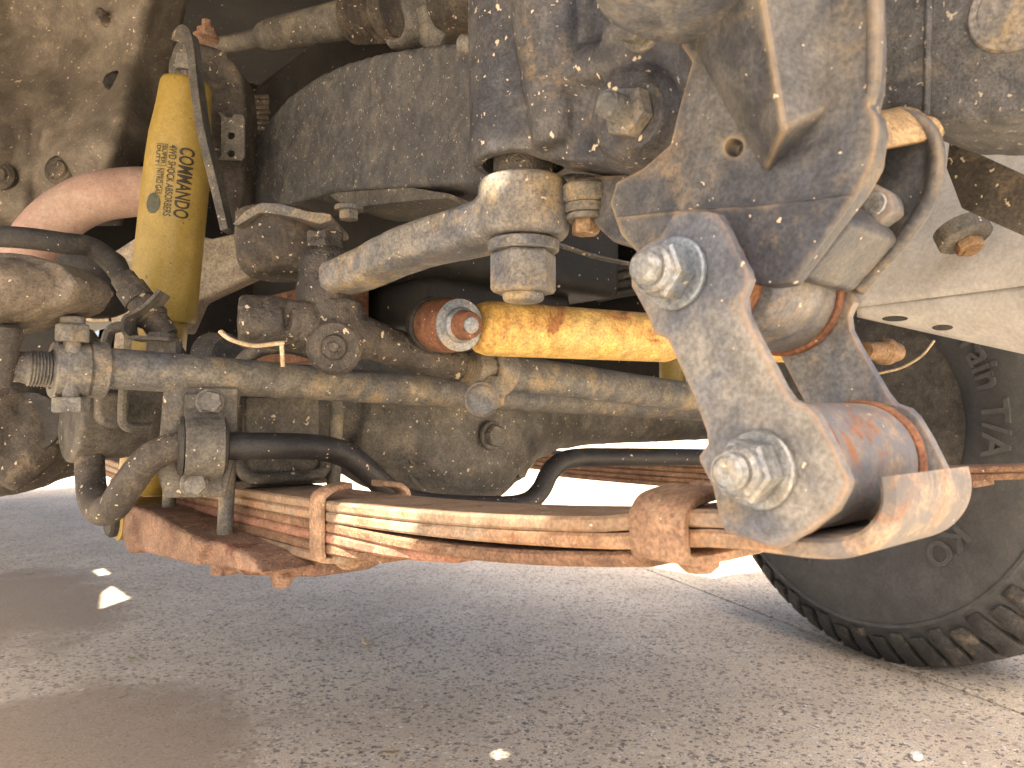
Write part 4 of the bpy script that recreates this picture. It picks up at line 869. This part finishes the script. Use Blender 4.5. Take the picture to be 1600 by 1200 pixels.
# ------------------------------------------------------------------ engine bay darkness put into near black parts: engine, sump, crossmember, far guard
en = thing('engine', 'engine and sump coloured near black for the shadow above the axle', 'engine', (.7, 1.0, .6))
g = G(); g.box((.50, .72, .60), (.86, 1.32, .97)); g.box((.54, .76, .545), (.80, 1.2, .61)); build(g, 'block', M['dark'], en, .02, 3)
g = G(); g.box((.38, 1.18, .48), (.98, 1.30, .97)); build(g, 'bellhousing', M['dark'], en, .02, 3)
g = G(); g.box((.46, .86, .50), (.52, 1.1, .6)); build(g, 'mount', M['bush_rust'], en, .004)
for k in range(7):
    p = at(402, 152 + k * 8, 1.0); g = G(); g.tube([p - RT * .03, p + RT * .016], .0035, 8); build(g, 'cooling_fin', M['dusty'], en)
fg = thing('far_inner_guard', 'dark ribbed inner guard on the far side behind the damper', 'guard', (1.08, .8, .62))
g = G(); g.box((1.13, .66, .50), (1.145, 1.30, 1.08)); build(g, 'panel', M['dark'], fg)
for k in range(4):
    g = G(); a0 = at(915 + 6 * k, 430 + 12 * k, 1.14); a1_ = at(1000, 412 + 14 * k, 1.12); a2_ = at(1080, 408 + 15 * k, 1.09); g.tube(catmull([a0, a1_, a2_], 6), .0065, 10); build(g, 'rib', M['rubber'], fg)
g = G(); g.tube(catmull([at(850, 374, .80), at(920, 398, .82), at(985, 412, .84), at(1060, 418, .86)], 6), .0045, 10, .5); build(g, 'edge_strip', M['axle'], fg)
fsr = thing('far_chassis_rail', 'far side chassis rail with its shadow put into a near black colour', 'chassis', (1.0, .6, .56))
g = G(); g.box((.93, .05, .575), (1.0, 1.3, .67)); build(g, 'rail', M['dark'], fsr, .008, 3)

# ------------------------------------------------------------------ far spring, far shock
fs_ = thing('leaf_spring', 'dark far side leaf spring crossing in front of the tyre', 'leaf spring', (1.0, YA, .34), 'leaf springs of the front axle')
FX0, FX1 = .955, 1.025
for k, (y0, mt) in enumerate(((.10, 'leaf_c'), (.13, 'leaf_c'), (.30, 'plate'), (.42, 'leaf_c'), (.5, 'plate'))):
    leaf([(y, leaf_top(y) - .004 - k * (TH + .0006)) for y in ys(y0, 2 * YA - y0, 40)], 'leaf', M[mt], fs_, FX0, FX1, seed=20 + k)
g = G(); g.lathe((FX0, .10, .395), (1, 0, 0), [(0, .026), (.07, .026)], 26); build(g, 'eye', M['leaf_c'], fs_)
fsk = thing('shock_absorber', 'far side yellow shock absorber glimpsed under the damper', 'shock absorber', (1.07, .79, .46))
g = G(); g.lathe((1.07, .79, .46), (0, 0.02, 1), [(0, .012), (.01, .022), (.09, .022), (.095, .028), (.32, .028), (.34, .01)], 32); build(g, 'tube', M['shock'], fsk)

# ------------------------------------------------------------------ pale apron at the front
apn = thing('front_apron', 'pale grey stone guard under the front with a rusty bolt', 'apron', at(1500, 400, .66))
nx, ny = 30, 26; vs = []; fs = []
for j in range(ny + 1):
    for i in range(nx + 1):
        u, v = i / nx, j / ny
        xl = 1285 + (1340 - 1285) * v; px = xl + (1720 - xl) * u
        yt = 200; yb = 487 + (475 - 487) * 0 + u * 60 * 0
        yfold = 480 - (px - 1345) * .13; py = yt + (yfold - yt) * v
        d = .80 - .22 * u + .07 * (1 - v) + .012 * math.sin(v * 5 + u * 2)
        vs.append(at(px, py, d))
for j in range(ny):
    for i in range(nx): a = j * (nx + 1) + i; fs.append((a, a + 1, a + nx + 2, a + nx + 1))
g = G(); g.add(vs, fs); o = build(g, 'panel', M['apron'], apn, ang=80); md = o.modifiers.new('thick', 'SOLIDIFY'); md.thickness = .002
vs = []; fs = []; nx, ny = 34, 10
for j in range(ny + 1):
    for i in range(nx + 1):
        u, v = i / nx, j / ny; px = 1340 + 380 * u; y0 = 480 - (px - 1345) * .13; y1 = 494 + (px - 1345) * .222
        vs.append(at(px, y0 + (y1 - y0) * v, .80 - .22 * (px - 1340) / 380 + .012 * math.sin(5 + u * 2) + .004 + .03 * v - .012 * math.sin(v * math.pi)))
for j in range(ny):
    for i in range(nx): a = j * (nx + 1) + i; fs.append((a, a + 1, a + nx + 2, a + nx + 1))
g = G(); g.add(vs, fs); o = build(g, 'lower_lip', M['apron'], apn, ang=80); md = o.modifiers.new('thick', 'SOLIDIFY'); md.thickness = .002
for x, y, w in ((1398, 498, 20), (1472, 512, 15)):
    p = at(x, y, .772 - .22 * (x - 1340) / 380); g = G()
    g.add([p + RT * (w * .00062 * math.cos(2 * math.pi * k / 20)) + (ZZ * .0026 - F0 * .001) * math.sin(2 * math.pi * k / 20) - RT * 0 for k in range(20)], [tuple(range(20))]); g2 = G(); g2.prism([V(q) for q in g.v], -F0 * .0012); build(g2, 'slot', M['dark'], apn)  # raised dark discs stand in for the shade inside open holes
bp0 = at(1508, 372, .672); bn = (-F0 * .38 - ZZ * .90 + RT * .18).normalized()
g = G(); g.lathe(bp0, bn, [(-.012, .022), (.001, .022), (.003, .020), (.004, .017)], 30); build(g, 'washer', M['axle'], apn)
g = G(); g.hexa(bp0 + bn * .004, bn, .0115, .009, .4); g.cyl(bp0 + bn * .012, bn, .007, .003); build(g, 'bolt', M['bolt_rust'], apn)
hp = thing('loose_wire', 'thin bare wire hanging beside the far tyre', 'wire', at(1420, 570, .95))
g = G(); g.tube(catmull([at(1460, 532, .92), at(1440, 556, .93), at(1410, 574, .94), at(1380, 582, .95), at(1340, 590, .96)], 5), .0016, 8); build(g, 'wire', M['fibre'], hp)

# ------------------------------------------------------------------ far wheel
WC = at(1338, 662, 1.372); WAX = V((.962, -.272, 0)).normalized(); TR = WC.z + .004; WD = .235
wh = thing('wheel', 'dusty black off road tyre turned inward on the far side', 'wheel', (WC.x, WC.y, 0))
a, u, w = frame(WAX)      # a outboard, u up, w = a x u
def wp(r, th, d): return WC + a * d + (u * math.cos(th) + w * math.sin(th)) * r
prof = [(.188, .03), (.194, .012), (.205, .002), (.222, -.008), (.250, -.0155), (.295, -.019), (.322, -.017), (.342, -.0115), (.3435, -.0150), (.3490, -.0145), (.3505, -.009), (.370, .003), (.385, .016), (.396, .034), (.402, .07), (.403, .12), (.402, .17), (.396, .202), (.38, .222), (.34, .245), (.30, .252), (.25, .24), (.188, .21)]
kR = TR / .420
prof = [(r * kR, d) for r, d in prof]
g = G(); n = 140; vs = []; fs = []
for r, d in prof: vs += [wp(r, 2 * math.pi * j / n, d) for j in range(n)]
for i in range(len(prof) - 1):
    for j in range(n): k = (j + 1) % n; fs.append((i * n + j, i * n + k, (i + 1) * n + k, (i + 1) * n + j))
g.add(vs, fs); ty = build(g, 'tyre', M['tyre'], wh, ang=60)
g = G(); g.lathe(WC, WAX, [(.012, .178), (.013, .194), (.03, .196), (.035, .180), (.05, .172), (.12, .168), (.15, .10), (.155, .0)], 60); build(g, 'rim', M['steel_rim'], wh)
g = G(); g.lathe(WC, WAX, [(.02, .15), (.03, .155), (.06, .155), (.065, .08), (.10, .07), (.16, .06)], 48); g.lathe(WC, -WAX, [(0, .045), (.08, .045), (.1, .05)], 30); build(g, 'brake_drum', M['dusty'], wh)
# tread lugs wrap from the sidewall over the shoulder; alternate long and short with sipes
def lug(long, skew):
    r0 = .357 if long else .366
    line = [(r0, -.0120), (.374, -.0055), (.392, .0085), (.4075, .027), (.4185, .038), (.4195, .060), (.4195, .082)]
    inn = [(r0 - .001, .004), (.370, .014), (.383, .026), (.392, .040), (.396, .050), (.396, .064), (.396, .082)]
    return line, inn
NL = 60; meshes = []
def lug_mesh(long):
    line, inn = lug(long, 0); g = G(); dth = 2 * math.pi / NL
    wid = [.30, .34, .36, .38, .38, .37, .35]; off = [0, .0, .05, .12, .20, .32, .42]
    outl = [(r * kR, d) for r, d in line]; inl = [(r * kR, d) for r, d in inn]; vs = []
    for lst in (outl, inl):
        for (r, d), ww, of in zip(lst, wid, off):
            for sgn in (-1, 1): vs.append(wp(r, dth * (of + sgn * ww), d))
    m = len(line); fs = []
    for i in range(m - 1):
        fs.append((2 * i, 2 * i + 1, 2 * i + 3, 2 * i + 2)); fs.append((2 * m + 2 * i + 1, 2 * m + 2 * i, 2 * m + 2 * i + 2, 2 * m + 2 * i + 3))
        fs.append((2 * i, 2 * i + 2, 2 * m + 2 * i + 2, 2 * m + 2 * i)); fs.append((2 * i + 3, 2 * i + 1, 2 * m + 2 * i + 1, 2 * m + 2 * i + 3))
    fs.append((0, 1, 2 * m + 1, 2 * m)); fs.append((2 * m - 1, 2 * m - 2, 4 * m - 2, 4 * m - 1))
    g.add([p - WC for p in vs], fs); return g
tmp = [build(lug_mesh(k), 'tread_block', M['lug'], None, .0016, 2) for k in (True, False)]
def cblock():
    g = G(); dth = 2 * math.pi / NL; vs = []
    pts = [(-.34, .092), (.05, .088), (.30, .104), (.34, .128), (-.05, .134), (-.30, .116)]
    for r in (.392 * kR, .4195 * kR): vs += [wp(r, dth * t, d) - WC for t, d in pts]
    g.add(vs, [(5, 4, 3, 2, 1, 0), tuple(range(6, 12))] + [(i, (i + 1) % 6, 6 + (i + 1) % 6, 6 + i) for i in range(6)]); return build(g, 'tread_block', M['lug'], None, .0016, 2)
tmp.append(cblock())
mesh_l = [t.data for t in tmp]
for t in tmp: bpy.data.objects.remove(t)
rw = WC - wloc(ty) + V((0, 0, 0))
for k in range(NL):
    th = 2 * math.pi * k / NL
    for q, me in enumerate((mesh_l[k % 2], mesh_l[2], mesh_l[2])):
        o = bpy.data.objects.new('tread_block', me); COL.objects.link(o); o.parent = ty
        ofs = .5 * (2 * math.pi / NL) if q == 1 else 0
        o.rotation_mode = 'QUATERNION'; o.rotation_quaternion = Matrix.Rotation(th + ofs, 3, WAX).to_quaternion()
        o.location = WC + a * (.054 if q == 2 else 0) - wloc(ty)
# raised sidewall lettering
def side_text(txt, h, rmid, th_c, bold=.0006):
    me = text_mesh(txt, h * 1.35, bold, .0022, 3); fit(me, None, h); xs = [v.co.x for v in me.vertices]; wd = max(xs) - min(xs)
    for v in me.vertices:
        r = rmid + v.co.y - h / 2; th = (v.co.x - wd / 2) / rmid
        prf = -.0185 * kR + .010 * max(0, (r / kR - .31) / .035) ** 2 * .7
        ang = th_c - th * sgn_t
        v.co = wp(r, ang, prf - .0012 - v.co.z * 1.0)
    return me
# find which way round reads clockwise as seen from inside
sgn_t = 1.0
t_a = wp(.3, 0, 0); t_b = wp(.3, .1, 0)
if (t_b - t_a).dot(RT) > 0: sgn_t = -1.0
def th_at(px, py):
    r_ = ray(px, py); k = (WC - CAM).dot(WAX) / r_.dot(WAX); p = CAM + r_ * k - WC
    return math.atan2(p.dot(w), p.dot(u)), p.length
for txt, h, px, py, sc in (('All-Terrain T/A', .042, 1500, 560, 1.0), ('KO', .040, 1486, 846, 1.0), ('BFGoodrich', .042, 1150, 860, 1.0)):
    th_, rr = th_at(px, py)
    me = side_text(txt, h, .262 * kR, th_, .0011); link(me, 'raised_lettering', M['tyre'], ty, 30)

# ------------------------------------------------------------------ litter on the concrete
def bit(px, py, outline, mat, name, label, cat, size, th=.0012, rot=0.0, bend=.0, group='litter scattered on the concrete'):
    p = onZ(px, py, 0); g = G(); c, s = math.cos(rot), math.sin(rot)
    pts = [p + V(((x * c - y * s) * size, (x * s + y * c) * size, .0008 + bend * size * (x * x))) for x, y in outline]
    g.prism(pts, (0, 0, th)); o = build(g, name, mat, None, th * .25); o['label'] = label; o['category'] = cat; o['group'] = group; return o
lf = [(-1, 0), (-.5, .28), (.1, .32), (.7, .16), (1, 0), (.6, -.2), (0, -.3), (-.6, -.2)]
st_ = [(-1, -.1), (-.3, -.7), (.5, -.6), (1, -.1), (.6, .5), (-.2, .7), (-.8, .4)]
bit(1432, 1186, st_, M['chip'], 'stone_chip', 'sharp pale white stone chip on clean concrete before the tyre', 'stone', .011, .007, .4)
q = onZ(575, 1007, 0); g = G(); g.box((q.x - .008, q.y - .010, .0005), (q.x + .008, q.y + .010, .006)); g.box((q.x - .008, q.y + .004, .006), (q.x + .001, q.y + .010, .012))
o = build(g, 'plastic_clip', M['cream'], None, .0008); o['label'] = 'small broken grey plastic clip on the concrete below the spring'; o['category'] = 'clip'
bit(262, 1018, lf, M['chip'], 'leaf', 'small whitish leaf at the edge of the brown soil', 'leaf', .008, .0008, .8, .25)
bit(208, 1030, lf, M['leafg'], 'leaf', 'small green leaf lying on the brown soil patch', 'leaf', .009, .0008, 2.4, .2)
bit(612, 1177, lf, M['leafbr'], 'leaf', 'dry brown leaf beside a bright sun fleck', 'leaf', .011, .0008, -.6, .2)
bit(47, 898, lf, M['leafg'], 'leaf', 'tiny green leaf on the farther soil patch', 'leaf', .011, .0008, -.6, .2)
for x, y, s_, r_, lab in ((192, 1090, .011, .5, 'curled pale twig fragment in the middle of the brown soil'), (124, 1080, .010, 2.0, 'forked pale twig fragment on open brown soil'), (322, 1055, .009, 1.2, 'pale dry twig where the soil thins onto concrete'),
        (274, 1152, .006, .3, 'tiny pale twig stub on stony soil edge'), (46, 876, .014, .9, 'pale twig fragment on the farther soil patch beside a green leaf'), (250, 922, .010, .4, 'dark edged twig on bare concrete past the sun fleck'),
        (234, 1062, .008, 2.6, 'short pale twig just past the green leaf on soil')):
    bit(x, y, [(-1, .05), (-.3, .16), (.4, .02), (1, .12), (1, -.02), (.4, -.12), (-.3, .02), (-1, -.1)], M['fibre'], 'twig', lab, 'twig', s_, .0012, r_, .3)
rnd = random.Random(9)
gg = G()
for k in range(420):
    px = rnd.uniform(0, 1600); py = rnd.uniform(905, 1200); p = onZ(px, py, 0); s_ = rnd.uniform(.0006, .0016)
    q = [p + V((s_ * rnd.uniform(.6, 1.2) * math.cos(t), s_ * rnd.uniform(.6, 1.2) * math.sin(t), 0)) for t in (0, 1.3, 2.5, 3.8, 5.1)]
    gg.prism(q, (0, 0, s_ * rnd.uniform(.5, .9)))
o = build(gg, 'grit', M['fibre'], None); o['kind'] = 'stuff'; o['label'] = 'loose pale grit scattered over the concrete'; o['category'] = 'grit'
